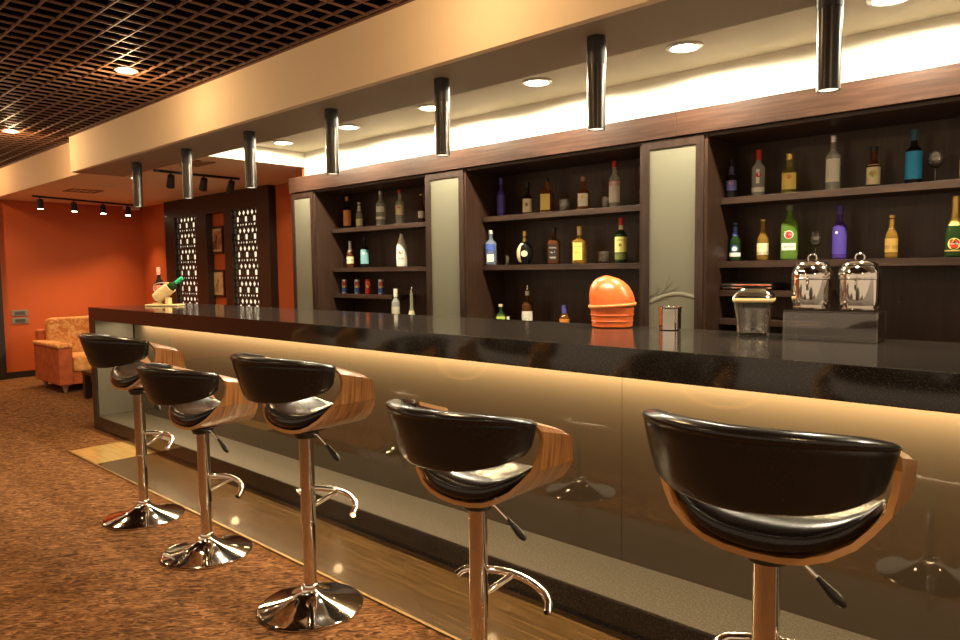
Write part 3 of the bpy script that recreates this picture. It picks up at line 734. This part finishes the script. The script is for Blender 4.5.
def bottle(label, x, z, h, r, shape, gl, cap=None, caplen=0.10, labs=(), discs=(), text=(), y=4.0, spout=False, group=None, cat='bottle', neck=None, rot=None, fill=None):
    rz = math.atan2(-x, y)*0.75 if rot is None else rot
    t = thing('liquor_bottle', label, cat, (x, y, z), rz, group)
    p, top, n, k = prof_of(h, r, shape)
    seg = 32
    nf = (lambda rr, zz: (n, k) if rr > 0.02 else (2.0, 1.0))
    b = NB(); lathe(b, p + [(0, top)], seg, nfun=nf); body = obj('bottle_body', b, gmat(gl), t, math.radians(50))
    if cap:
        b = NB(); cr = SHAPES[shape][2]+0.0022; z0 = h*(1-caplen)
        lathe(b, [(0, top+0.0005), (SHAPES[shape][2]+0.0004, z0), (cr, z0), (cr, h*0.985), (cr*0.9, h), (0, h)], 20); obj('cap', b, cap, t, SM)
    if spout:
        b = NB(); tube(b, [(0, 0, top), (0, 0, h*0.985), (0.002, 0, h*1.08), (0.006, 0, h*1.14)], [0.011, 0.010, 0.006, 0.0035], 12); obj('pourer', b, MAT['steel'], t, ALL)
    if neck:
        b = NB(); patch(b, p, 2, 1, h*neck[0], h*neck[1], -PI, PI, 0.0009, 6, 28); obj('neck_foil', b, neck[2], t, ALL)
    first = None
    for (za, zb, ang, m) in labs:
        b = NB(); patch(b, p, n, k, h*za, h*zb, -math.radians(ang), math.radians(ang)); o = obj('label', b, m, t, ALL)
        first = first or o
    for (zc, rad, m, *more) in discs:
        b = NB(); disc(b, p, n, k, h*zc, more[0] if more else 0.0, rad, 0.0013 + 0.0004*len(more)); obj('emblem', b, m, first or t, ALL)
    for (txt, zc, wd, ht, m) in text:
        lettering(txt, first or t, p, n, k, h*zc, wd, ht, m)
    return t
W_ = cm((0.80,0.76,0.66)); CRM = cm((0.78,0.68,0.42)); BLK = cm((0.015,0.013,0.012)); RED = cm((0.62,0.03,0.025)); GLD = cm((0.72,0.50,0.14), 0.3, 0.6); BLU = cm((0.06,0.12,0.45))
YEL = cm((0.80,0.62,0.16)); ORG = cm((0.72,0.27,0.06)); TEAL = cm((0.20,0.45,0.50)); VIO = cm((0.07,0.045,0.30)); CYN = cm((0.02,0.36,0.72)); GRN = cm((0.18,0.50,0.05)); SIL = cm((0.70,0.70,0.68), 0.3, 0.7); PNK = cm((0.75,0.10,0.16)); LIM = cm((0.52,0.66,0.10))
za, zb_, BC = 1.7625, 1.4055, 0.9305
# upper shelf, left unit
bottle('dark bottle with copper orange label, first on the upper left shelf', -5.361*0.99, za, 0.298, 0.037, 'wine', 'dark', ORG, 0.13, [(0.10,0.58,80,ORG)])
bottle('small clear bottle with pale gold label beside the copper labelled bottle', -5.129, za, 0.232, 0.031, 'beer', 'pale', W_, 0.06, [(0.10,0.36,80,CRM)], neck=(0.66,0.86,W_))
bottle('tall clear bottle with broken white label, middle of the upper left shelf', -4.825, za, 0.312, 0.042, 'spirit', 'clear', SIL, 0.10, [(0.40,0.56,55,W_),(0.20,0.27,70,W_)])
bottle('clear bottle with red cap and cream label on the upper left shelf', -4.572, za, 0.300, 0.037, 'spirit', 'clear', RED, 0.09, [(0.28,0.56,60,CRM)], discs=[(0.50,0.012,RED)])
bottle('small brown bottle with white label at the right end of the upper left shelf', -4.302, za, 0.240, 0.028, 'beer', 'brown', GLD, 0.05, [(0.18,0.42,80,W_)])
# middle shelf, left unit
bottle('brown beer bottle with white neck foil, first on the middle left shelf', -5.278, zb_, 0.245, 0.032, 'beer', 'brown', W_, 0.05, [(0.16,0.42,85,CRM),(0.25,0.32,90,BLU)], neck=(0.62,0.93,W_))
bottle('dark bottle with pale teal label on the middle left shelf', -5.064, zb_, 0.278, 0.037, 'wine', 'dark', BLK, 0.12, [(0.12,0.58,80,TEAL)], discs=[(0.46,0.012,W_)])
bottle('opaque white rum bottle with long sloping neck and palm emblem', -4.558, zb_, 0.297, 0.046, 'rum', 'white', BLK, 0.05, [(0.16,0.50,70,W_)], discs=[(0.42,0.016,cm((0.55,0.10,0.03)))], text=[('MALIBU', 0.24, 0.055, 0.016, BLK)])
# cans
def can(label, x, red=False):
    t = thing('drink_can', label, 'can', (x, 3.985, 1.1655), math.atan2(-x, 4.0)*0.75, 'slim energy drink cans on the short shelf')
    h, r = 0.133, 0.0255
    p = [(0, 0.001), (r*0.8, 0.001), (r, 0.008), (r, h-0.012), (r*0.84, h-0.001), (r*0.80, h), (r*0.78, h-0.003), (0, h-0.003)]
    b = NB(); lathe(b, p, 28); obj('can_body', b, cm((0.70,0.05,0.03), 0.3, 0.4) if red else SIL, t, SM)
    q = [(r, 0), (r, h)]
    b = NB(); patch(b, q, 2, 1, 0.012, 0.060, -1.7, 1.7); obj('label', b, RED if red else BLU, t, ALL)
    b = NB(); patch(b, q, 2, 1, 0.074, 0.114, -0.6, 1.5); obj('label', b, cm((0.85,0.16,0.10)) if red else cm((0.55,0.10,0.12)), t, ALL)
    b = NB(); disc(b, q, 2, 1, 0.066, 0.0, 0.012, 0.0016); obj('emblem', b, cm((0.85,0.65,0.10)), t, ALL)
can('blue and silver slim drink can, first on the short shelf', -5.358); can('blue and silver slim drink can between another blue can and the red can', -5.165)
can('red slim drink can on the short shelf', -5.008, True); can('blue and silver slim drink can, rightmost on the short shelf', -4.826)
# back counter, left unit
bottle('clear bottle with tall white stopper standing below the can shelf', -4.417, BC, 0.293, 0.034, 'spirit', 'clear', W_, 0.22, [(0.12,0.50,80,cm((0.55,0.52,0.36)))], y=3.80)
bottle('cone shaped clear bottle with pourer spout and cream label below the left shelves', -4.222, BC, 0.275, 0.038, 'cone', 'pale', None, 0, [(0.12,0.44,80,CRM)], spout=True, y=3.80)
# upper shelf, middle unit
bottle('violet bottle with bright violet label, first on the upper middle shelf', -3.428, za, 0.288, 0.033, 'wine', 'purple', VIO, 0.16, [(0.10,0.56,75,VIO)])
bottle('small dark bottle with cream label and dark emblem on the upper middle shelf', -3.181, za, 0.230, 0.033, 'squat', 'dark', BLK, 0.14, [(0.08,0.50,75,CRM)], discs=[(0.32,0.012,cm((0.30,0.16,0.05)))])
bottle('amber square bottle with plain yellow label on the upper middle shelf', -3.005, za, 0.248, 0.046, 'square', 'amber', BLK, 0.10, [(0.10,0.54,38,YEL)], rot=0.35)
bottle('amber whisky bottle with rounded shoulders and white label on the upper middle shelf', -2.698, za, 0.227, 0.042, 'squat', 'amber', cm((0.40,0.22,0.10)), 0.14, [(0.12,0.50,48,W_)], discs=[(0.40,0.012,GLD)])
bottle('clear vodka bottle with red cap and red topped label on the upper middle shelf', -2.456, za, 0.305, 0.036, 'spirit', 'clear', RED, 0.14, [(0.12,0.56,75,W_),(0.47,0.57,76,RED)])
bottle('red labelled bottle half hidden by the etched glass door frame', -2.232, za, 0.205, 0.034, 'squat', 'rose', PNK, 0.12, [(0.08,0.50,85,PNK)])
# middle shelf, middle unit
bottle('clear vodka bottle with blue lettered label, first on the middle shelf', -3.470, zb_, 0.258, 0.041, 'spirit', 'blueclear', SIL, 0.10, y=3.925, labs= [(0.42,0.60,60,BLU),(0.10,0.32,40,W_)], text=[('ABSOLUT', 0.37, 0.066, 0.016, BLU)])
t = bottle('round black and gold flask bottle with tan side and oval badge', -3.207, zb_, 0.245, 0.060, 'round', 'black', GLD, 0.16, neck=(0.68,0.80,GLD))
b = NB(); pq, tp_, n_, k_ = prof_of(0.245, 0.060, 'round'); patch(b, pq, 2, 0.75, 0.02, 0.155, -1.75, -0.62, 0.001, 10, 10); obj('label', b, cm((0.70,0.58,0.34)), t, ALL)
b = NB(); disc(b, pq, 2, 0.75, 0.080, 0.05, 0.022, 0.0035, 1.4); obj('emblem', b, cm((0.72,0.66,0.48)), t, ALL)
bottle('square dark whiskey bottle with black and white label on the middle shelf', -2.946, zb_, 0.258, 0.040, 'square', 'brown', BLK, 0.12, [(0.10,0.54,36,BLK)], text=[("JACK DANIEL'S", 0.44, 0.052, 0.013, W_), ('No. 7', 0.32, 0.03, 0.012, W_), ('WHISKEY', 0.18, 0.045, 0.012, W_)], rot=0.42)
bottle('square honey whiskey bottle with pale yellow label and white neck on the middle shelf', -2.731, zb_, 0.254, 0.044, 'square', 'gold', YEL, 0.08, [(0.10,0.56,37,YEL)], neck=(0.76,0.92,CRM), text=[("JACK DANIEL'S", 0.46, 0.054, 0.013, BLK), ('HONEY', 0.30, 0.04, 0.014, cm((0.45,0.25,0.05)))], rot=0.30)
bottle('green whiskey bottle with red cap and yellow label at the right of the middle shelf', -2.407, zb_, 0.292, 0.039, 'spirit', 'darkgreen', RED, 0.16, [(0.24,0.58,80,cm((0.72,0.66,0.22))),(0.08,0.22,80,cm((0.14,0.16,0.05)))], neck=(0.74,0.84,CRM), text=[('JAMESON', 0.50, 0.050, 0.012, BLK)], discs=[(0.40,0.010,cm((0.2,0.16,0.04)))])
# back counter, middle unit
bottle('small bottle with lime green label and cork cap below the middle shelves', -3.443, BC, 0.182, 0.036, 'squat', 'darkgreen', CRM, 0.10, [(0.12,0.56,70,LIM)], discs=[(0.36,0.014,GRN)])
t = thing('bottle_cap', 'tiny white cap standing beside the lime labelled bottle', 'cap', (-3.372, 4.0, BC)); b = NB(); lathe(b, [(0, 0.0005), (0.012, 0.0005), (0.012, 0.088), (0.010, 0.091), (0, 0.091)], 18); obj('cap', b, W_, t, SM)
bottle('dark bottle with white and green label and a pourer, below the middle shelves', -3.188, BC, 0.300, 0.040, 'wine', 'brown', None, 0, [(0.10,0.46,75,W_)], discs=[(0.24,0.020,GRN)], spout=True, neck=(0.84,0.95,W_))
bottle('small orange liqueur bottle with blue neck below the middle shelves', -2.858, BC, 0.190, 0.034, 'squat', 'amber', cm((0.10,0.10,0.42)), 0.30, [(0.30,0.50,85,ORG)])
bottle('small bottle with yellow green label partly behind the orange bin', -2.575, BC, 0.175, 0.032, 'squat', 'darkgreen', W_, 0.10, [(0.12,0.56,75,LIM)])
# upper shelf, right unit
bottle('dark beer bottle with blue label and pink band, first on the upper right shelf', -1.660, za, 0.217, 0.028, 'beer', 'dark', BLK, 0.05, y=3.955, labs= [(0.20,0.46,85,cm((0.16,0.18,0.50)))], discs=[(0.40,0.012,cm((0.75,0.35,0.30)))], neck=(0.60,0.82,cm((0.10,0.08,0.16))))
bottle('clear vodka bottle with tall red cap and red emblem on the upper right shelf', -1.525, za, 0.262, 0.035, 'spirit', 'clear', RED, 0.22, [(0.10,0.20,70,W_),(0.28,0.58,14,W_)], discs=[(0.46,0.014,RED,0.1)])
bottle('yellow tequila bottle with gold top on the upper right shelf', -1.356, za, 0.220, 0.041, 'squat', 'yellow', GLD, 0.14, [(0.12,0.52,52,YEL)], discs=[(0.42,0.012,ORG)])
bottle('tall clear rum bottle with white label and grey cap on the upper right shelf', -1.136, za, 0.288, 0.036, 'spirit', 'clear', SIL, 0.12, [(0.16,0.58,62,W_)], neck=(0.76,0.87,cm((0.25,0.20,0.16))))
bottle('brown bottle with cream label and round green emblem on the upper right shelf', -0.945, za, 0.207, 0.031, 'squat', 'brown', BLK, 0.12, [(0.08,0.56,78,CRM)], discs=[(0.34,0.016,GRN),(0.34,0.009,ORG,0.0)])
bottle('dark bottle with bright sky blue label on the upper right shelf', -0.769, za, 0.268, 0.036, 'wine', 'dark', cm((0.03,0.10,0.16)), 0.20, [(0.10,0.60,80,CYN)])
bottle('bottle with yellow label at the right edge of the upper right shelf', -0.548, za, 0.200, 0.032, 'squat', 'gold', GLD, 0.12, [(0.10,0.55,80,YEL)])
# middle shelf, right unit
bottle('green beer bottle with round blue label, first on the middle right shelf', -1.652, zb_, 0.219, 0.030, 'beer', 'darkgreen', BLU, 0.05, [(0.12,0.22,85,W_)], discs=[(0.32,0.020,BLU),(0.32,0.013,W_,0.0)], neck=(0.66,0.90,BLU))
bottle('golden beer bottle with cream and brown label beside the blue labelled beer', -1.494, zb_, 0.232, 0.030, 'beer', 'gold', GLD, 0.05, [(0.14,0.42,85,CRM),(0.14,0.22,86,cm((0.10,0.05,0.02)))])
bottle('tall green vermouth bottle with round red emblem and white label', -1.350, zb_, 0.300, 0.043, 'tall', 'limegreen', cm((0.16,0.20,0.12)), 0.10, [(0.18,0.31,46,W_)], discs=[(0.46,0.023,W_),(0.46,0.019,RED,0.0)], text=[('MARTINI', 0.46, 0.042, 0.010, W_), ('BIANCO', 0.245, 0.045, 0.010, BLK)])
bottle('dark bottle with deep violet label and small white dot on the middle right shelf', -1.096, zb_, 0.279, 0.034, 'wine', 'purple', VIO, 0.16, [(0.10,0.60,78,VIO)], discs=[(0.50,0.007,W_,-0.35)])
bottle('small golden bottle with gold and brown label on the middle right shelf', -0.855, zb_, 0.217, 0.028, 'beer', 'gold', GLD, 0.07, [(0.14,0.46,85,cm((0.42,0.25,0.06))),(0.22,0.30,86,cm((0.10,0.05,0.02)))], neck=(0.68,0.90,GLD))
bottle('dark green sparkling wine bottle with gold foil and round gold label', -0.590, zb_, 0.290, 0.038, 'champ', 'darkgreen', GLD, 0.10, [(0.10,0.12,85,GLD)], discs=[(0.22,0.027,YEL),(0.22,0.019,RED,0.0)], neck=(0.52,0.92,GLD), text=[('MARTINI', 0.22, 0.034, 0.008, W_)])

def tumbler(label, x, z, h, r, group='tumblers on the middle shelves'):
    t = thing('glass_tumbler', label, 'glass', (x, 4.0, z), 0, group)
    b = NB(); lathe(b, [(0, 0.0008), (r*0.86, 0.0008), (r*0.9, 0.004), (r, h), (r-0.003, h), (r*0.85, 0.016), (0, 0.014)], 32); obj('glass_bowl', b, MAT['clearglass'], t, math.radians(50))
tumbler('clear tumbler on the upper middle shelf beside the yellow labelled square bottle', -2.850, za, 0.085, 0.044)
tumbler('small clear tumbler on the upper middle shelf beside the red capped vodka', -2.521, za, 0.078, 0.030)
tumbler('small shot glass on the middle shelf between vodka and round flask', -3.374, zb_, 0.070, 0.020)
tumbler('clear tumbler on the middle shelf beside the green whiskey bottle', -2.536, zb_, 0.080, 0.040)
def wineglass(label, x, z, h, r):
    t = thing('stem_glass', label, 'glass', (x, 4.0, z), 0, 'stem glasses on the right shelves')
    hb = h*0.45
    b = NB(); lathe(b, [(0, 0.0008), (r*0.85, 0.0008), (r*0.85, 0.0025), (0.006, 0.008), (0.004, 0.02), (0.004, hb-0.01), (0.008, hb)], 28); obj('stem', b, MAT['clearglass'], t, math.radians(50))
    b = NB(); lathe(b, [(0.004, hb), (r*0.55, hb+h*0.05), (r*0.92, hb+h*0.16), (r, hb+h*0.28), (r*0.95, hb+h*0.42), (r*0.80, h), (r*0.78, h), (r*0.92, hb+h*0.42), (r*0.965, hb+h*0.28), (r*0.88, hb+h*0.17), (r*0.5, hb+h*0.07), (0, hb+h*0.03)], 32); obj('glass_bowl', b, MAT['clearglass'], t, math.radians(50))
wineglass('balloon stem glass beside the sky blue labelled bottle', -0.677, za, 0.158, 0.034)
wineglass('stem glass between the green vermouth and violet labelled bottles', -1.212, zb_, 0.150, 0.029)

# slim recorder boxes on the short shelf of the right unit
t = thing('media_player', 'slim black and silver player box on the short shelf of the right unit', 'electronics', (-1.56, 4.0, 1.2415))
b = NB(); bx(b, -0.115, 0.16, -0.115, 0.10, 0.004, 0.040, 0.003); obj('case', b, MAT['blackplastic'], t, SM)
b = NB(); bx(b, -0.115, 0.16, -0.1175, -0.114, 0.010, 0.017, 0.0008); bx(b, -0.115, 0.16, -0.1175, -0.114, 0.027, 0.034, 0.0008); obj('front_trim', b, MAT['steel'], t)
for x in (-0.09, 0.13):
    for y in (-0.09, 0.08):
        b = NB(); lathe(b, [(0, 0), (0.009, 0), (0.009, 0.004), (0, 0.004)], 12, cx=x, cy=y); obj('foot', b, MAT['blackplastic'], t)

# ------------------------------------------------------------------ things on the counter
# orange bin with domed lid
t = thing('ice_bin', 'orange plastic bin with domed tilted lid at the back of the bar', 'bin', (-1.845, 2.985, BZ), 0.55)
b = NB(); lathe(b, [(0, 0.001), (0.092, 0.001), (0.098, 0.006), (0.101, 0.05), (0.106, 0.100), (0.101, 0.100), (0.096, 0.05), (0.09, 0.012), (0, 0.012)], 40, n=2.8); obj('tub', b, MAT['orange_plastic'], t, math.radians(40))
b = NB()
for z in (0.032, 0.062): lathe(b, [(0.0995+0.10*(z-0.035), z-0.003), (0.1035+0.10*(z-0.035), z), (0.0995+0.10*(z-0.035), z+0.003)], 40, n=2.8)
obj('rib', b, MAT['orange_plastic'], t, ALL)
b = NB(); rings = []
for i in range(11):
    f = i/10; rr = 0.110*(1-f**2.6)**0.5 if f < 1 else 0.0
    z = 0.110 + 0.142*f
    pts = []
    for j in range(40):
        a = 2*PI*j/40; R = max(rr, 0.012)*sup(a, 2.5)
        x, y = R*math.sin(a) - 0.028*f**1.5, -R*math.cos(a)
        pts.append((x, y, z + 0.06*x*(1-f)))
    rings.append(ring(b, pts))
for p_, q_ in zip(rings, rings[1:]): bridge(b, p_, q_)
b.faces.new(rings[-1]); b.faces.new(rings[0][::-1]); lid = obj('lid', b, MAT['orange_plastic'], t, math.radians(60))
b = NB(); rings = []
for (dr, dz) in ((0.001, -0.010), (0.007, -0.008), (0.007, 0.004), (0.001, 0.006)):
    rings.append(ring(b, [((0.109+dr)*sup(2*PI*j/40, 2.6)*math.sin(2*PI*j/40), -(0.109+dr)*sup(2*PI*j/40, 2.6)*math.cos(2*PI*j/40), 0.110+dz+0.06*0.109*sup(2*PI*j/40, 2.6)*math.sin(2*PI*j/40)) for j in range(40)]))
for p_, q_ in zip(rings, rings[1:]+rings[:1]): bridge(b, p_, q_)
obj('rim', b, MAT['orange_rim'], lid, ALL)
# steel shaker cup
t = thing('shaker_cup', 'polished steel cup standing before the etched glass door', 'cup', (-1.535, 2.985, BZ))
b = NB(); lathe(b, [(0, 0.001), (0.046, 0.001), (0.049, 0.004), (0.050, 0.098), (0.053, 0.104), (0.053, 0.108), (0.049, 0.108), (0.047, 0.10), (0.046, 0.01), (0, 0.008)], 40); obj('cup', b, MAT['chrome'], t, SM)
# square glass jar with a steel lid
t = thing('glass_jar', 'square clear glass jar with sloping steel lid beside the steel urns', 'jar', (-1.130, 2.94, BZ), 0.30)
b = NB(); lathe(b, [(0, 0.001), (0.060, 0.001), (0.064, 0.006), (0.066, 0.07), (0.078, 0.148), (0.080, 0.160), (0.075, 0.160), (0.073, 0.148), (0.061, 0.07), (0.058, 0.016), (0, 0.014)], 48, n=7); obj('jar_body', b, MAT['clearglass'], t, math.radians(40))
for dx in (-0.026, 0.026):
    b = NB(); lathe(b, [(0, 0.016), (0.017, 0.016), (0.018, 0.02), (0.021, 0.108), (0.0195, 0.108), (0.016, 0.024), (0, 0.022)], 28, cx=dx); obj('inner_tube', b, MAT['clearglass'], t, math.radians(50))
b = NB(); lathe(b, [(0, 0.160), (0.082, 0.160), (0.083, 0.164), (0.080, 0.170), (0.050, 0.196), (0.046, 0.198), (0.044, 0.205), (0, 0.205)], 48, n=7); obj('lid', b, MAT['steel'], t, math.radians(30))
b = NB(); lathe(b, [(0.0785, 0.142), (0.0810, 0.146), (0.0820, 0.159), (0.0785, 0.159)], 48, n=7); o = obj('band', b, cm((0.55,0.40,0.18)), t, ALL)
# clear stand with two steel urns
SX, SY, SR = -0.825, 2.965, 0.10
t = thing('acrylic_stand', 'clear acrylic riser box under the two steel urns', 'stand', (SX, SY, BZ), SR)
hw, hd, hh, tk = 0.165, 0.105, 0.116, 0.006
b = NB(); bx(b, -hw, hw, -hd, hd, hh-tk, hh, 0.001); obj('top_plate', b, MAT['acrylic'], t)
b = NB(); bx(b, -hw, hw, -hd, -hd+tk, 0.0005, hh-tk-0.0005, 0.001); obj('front_plate', b, MAT['acrylic'], t)
for sx_ in (-hw, hw-tk):
    b = NB(); bx(b, sx_, sx_+tk, -hd+tk+0.0005, hd, 0.0005, hh-tk-0.0005, 0.001); obj('side_plate', b, MAT['acrylic'], t)
def urn(label, dx):
    c, s_ = math.cos(SR), math.sin(SR)
    t = thing('steel_urn', label, 'urn', (SX+dx*c, SY+dx*s_, BZ+hh), SR, 'steel urns on the clear stand')
    b = NB(); lathe(b, [(0, 0.001), (0.062, 0.001), (0.068, 0.004), (0.069, 0.010), (0.064, 0.015), (0.071, 0.022), (0.0745, 0.045), (0.0745, 0.120), (0.0755, 0.132), (0.0755, 0.140), (0.072, 0.150), (0.065, 0.165), (0.060, 0.172), (0.0, 0.172)], 48); obj('urn_body', b, MAT['chrome'], t, math.radians(30))
    b = NB(); lathe(b, [(0.0, 0.172), (0.063, 0.172), (0.064, 0.176), (0.060, 0.180), (0.052, 0.187), (0.030, 0.192), (0.0, 0.194)], 48); l_ = obj('lid', b, MAT['chrome'], t, math.radians(30))
    b = NB(); tube(b, [(0.016*math.cos(a), 0, 0.202+0.016*math.sin(a)) for a in [(-0.2+1.4*i/14)*PI for i in range(15)]], 0.0035, 10); obj('lid_handle', b, MAT['chrome'], l_, ALL)
    b = NB(); lathe(b, [(0.0746, 0.118), (0.077, 0.122), (0.0746, 0.126)], 48); obj('band', b, MAT['chrome'], t, ALL)
    b = NB(); tube(b, [(0, -0.078, 0.128), (0, -0.088, 0.118), (0, -0.088, 0.088), (0, -0.078, 0.080)], 0.004, 10); obj('handle', b, MAT['chrome'], t, ALL)
urn('polished steel urn on the clear stand, left of the two', -0.083); urn('polished steel urn on the clear stand, right of the two', 0.085)
# wine rack with a bottle, and a standing wine bottle
t = thing('wine_rack', 'pale wooden barrel shaped wine holder on a board at the far bar end', 'wine holder', (-6.26, 2.70, BZ), 0.62)
b = NB(); bx(b, -0.155, 0.155, -0.065, 0.065, 0.001, 0.016, 0.006, 3); obj('board', b, MAT['barrel'], t, SM)
tl = math.radians(36); ax = Vector((math.cos(tl), 0, math.sin(tl))); c0 = Vector((-0.075, 0, 0.068))
b = NB(); N_ = 28
up = Vector((-math.sin(tl), 0, math.cos(tl))); sd = Vector((0, 1, 0))
rr_ = []
for (d_, r_) in ((0, 0.0), (0, 0.050), (0.05, 0.055), (0.10, 0.056), (0.17, 0.052), (0.17, 0.046), (0.02, 0.045)):
    rr_.append([c0 + ax*d_ + max(r_, 0.001)*(math.cos(2*PI*j/N_)*up + math.sin(2*PI*j/N_)*sd) for j in range(N_)])
rs_ = [ring(b, r_) for r_ in rr_]
for p_, q_ in zip(rs_, rs_[1:]): bridge(b, p_, q_)
obj('barrel', b, MAT['barrel'], t, SM)
b = NB(); tube(b, arc3(c0 + ax*0.02 + up*0.052, c0 + ax*0.03 + up*0.16, c0 + ax*0.165 + up*0.050, 14), 0.0055, 10); obj('handle', b, MAT['sofa_leg'], t, ALL)
b = NB(); bx(b, -0.10, -0.02, -0.03, 0.03, 0.016, 0.030, 0.002); bx(b, 0.02, 0.05, -0.03, 0.03, 0.016, 0.075, 0.002); obj('cradle', b, MAT['barrel'], t)
base = Matrix.Translation((-6.26, 2.70, BZ)) @ Matrix.Rotation(0.62, 4, 'Z') @ Matrix.Translation(c0 + ax*0.022) @ Matrix.Rotation(PI/2 - tl, 4, 'Y')
wb = bottle('green capped wine bottle lying tilted in the barrel holder', 0, 0, 0.285, 0.036, 'wine', 'darkgreen', cm((0.02,0.42,0.16)), 0.26, [(0.2,0.5,70,W_)], rot=0)
wb.location = base.to_translation(); wb.rotation_euler = base.to_euler()
bottle('dark red wine bottle with pink capsule standing behind the barrel holder', -6.60, BZ+0.0005, 0.345, 0.038, 'wine', 'dark', cm((0.80,0.30,0.20)), 0.20, [(0.16,0.52,70,cm((0.70,0.22,0.14)))], y=2.80)
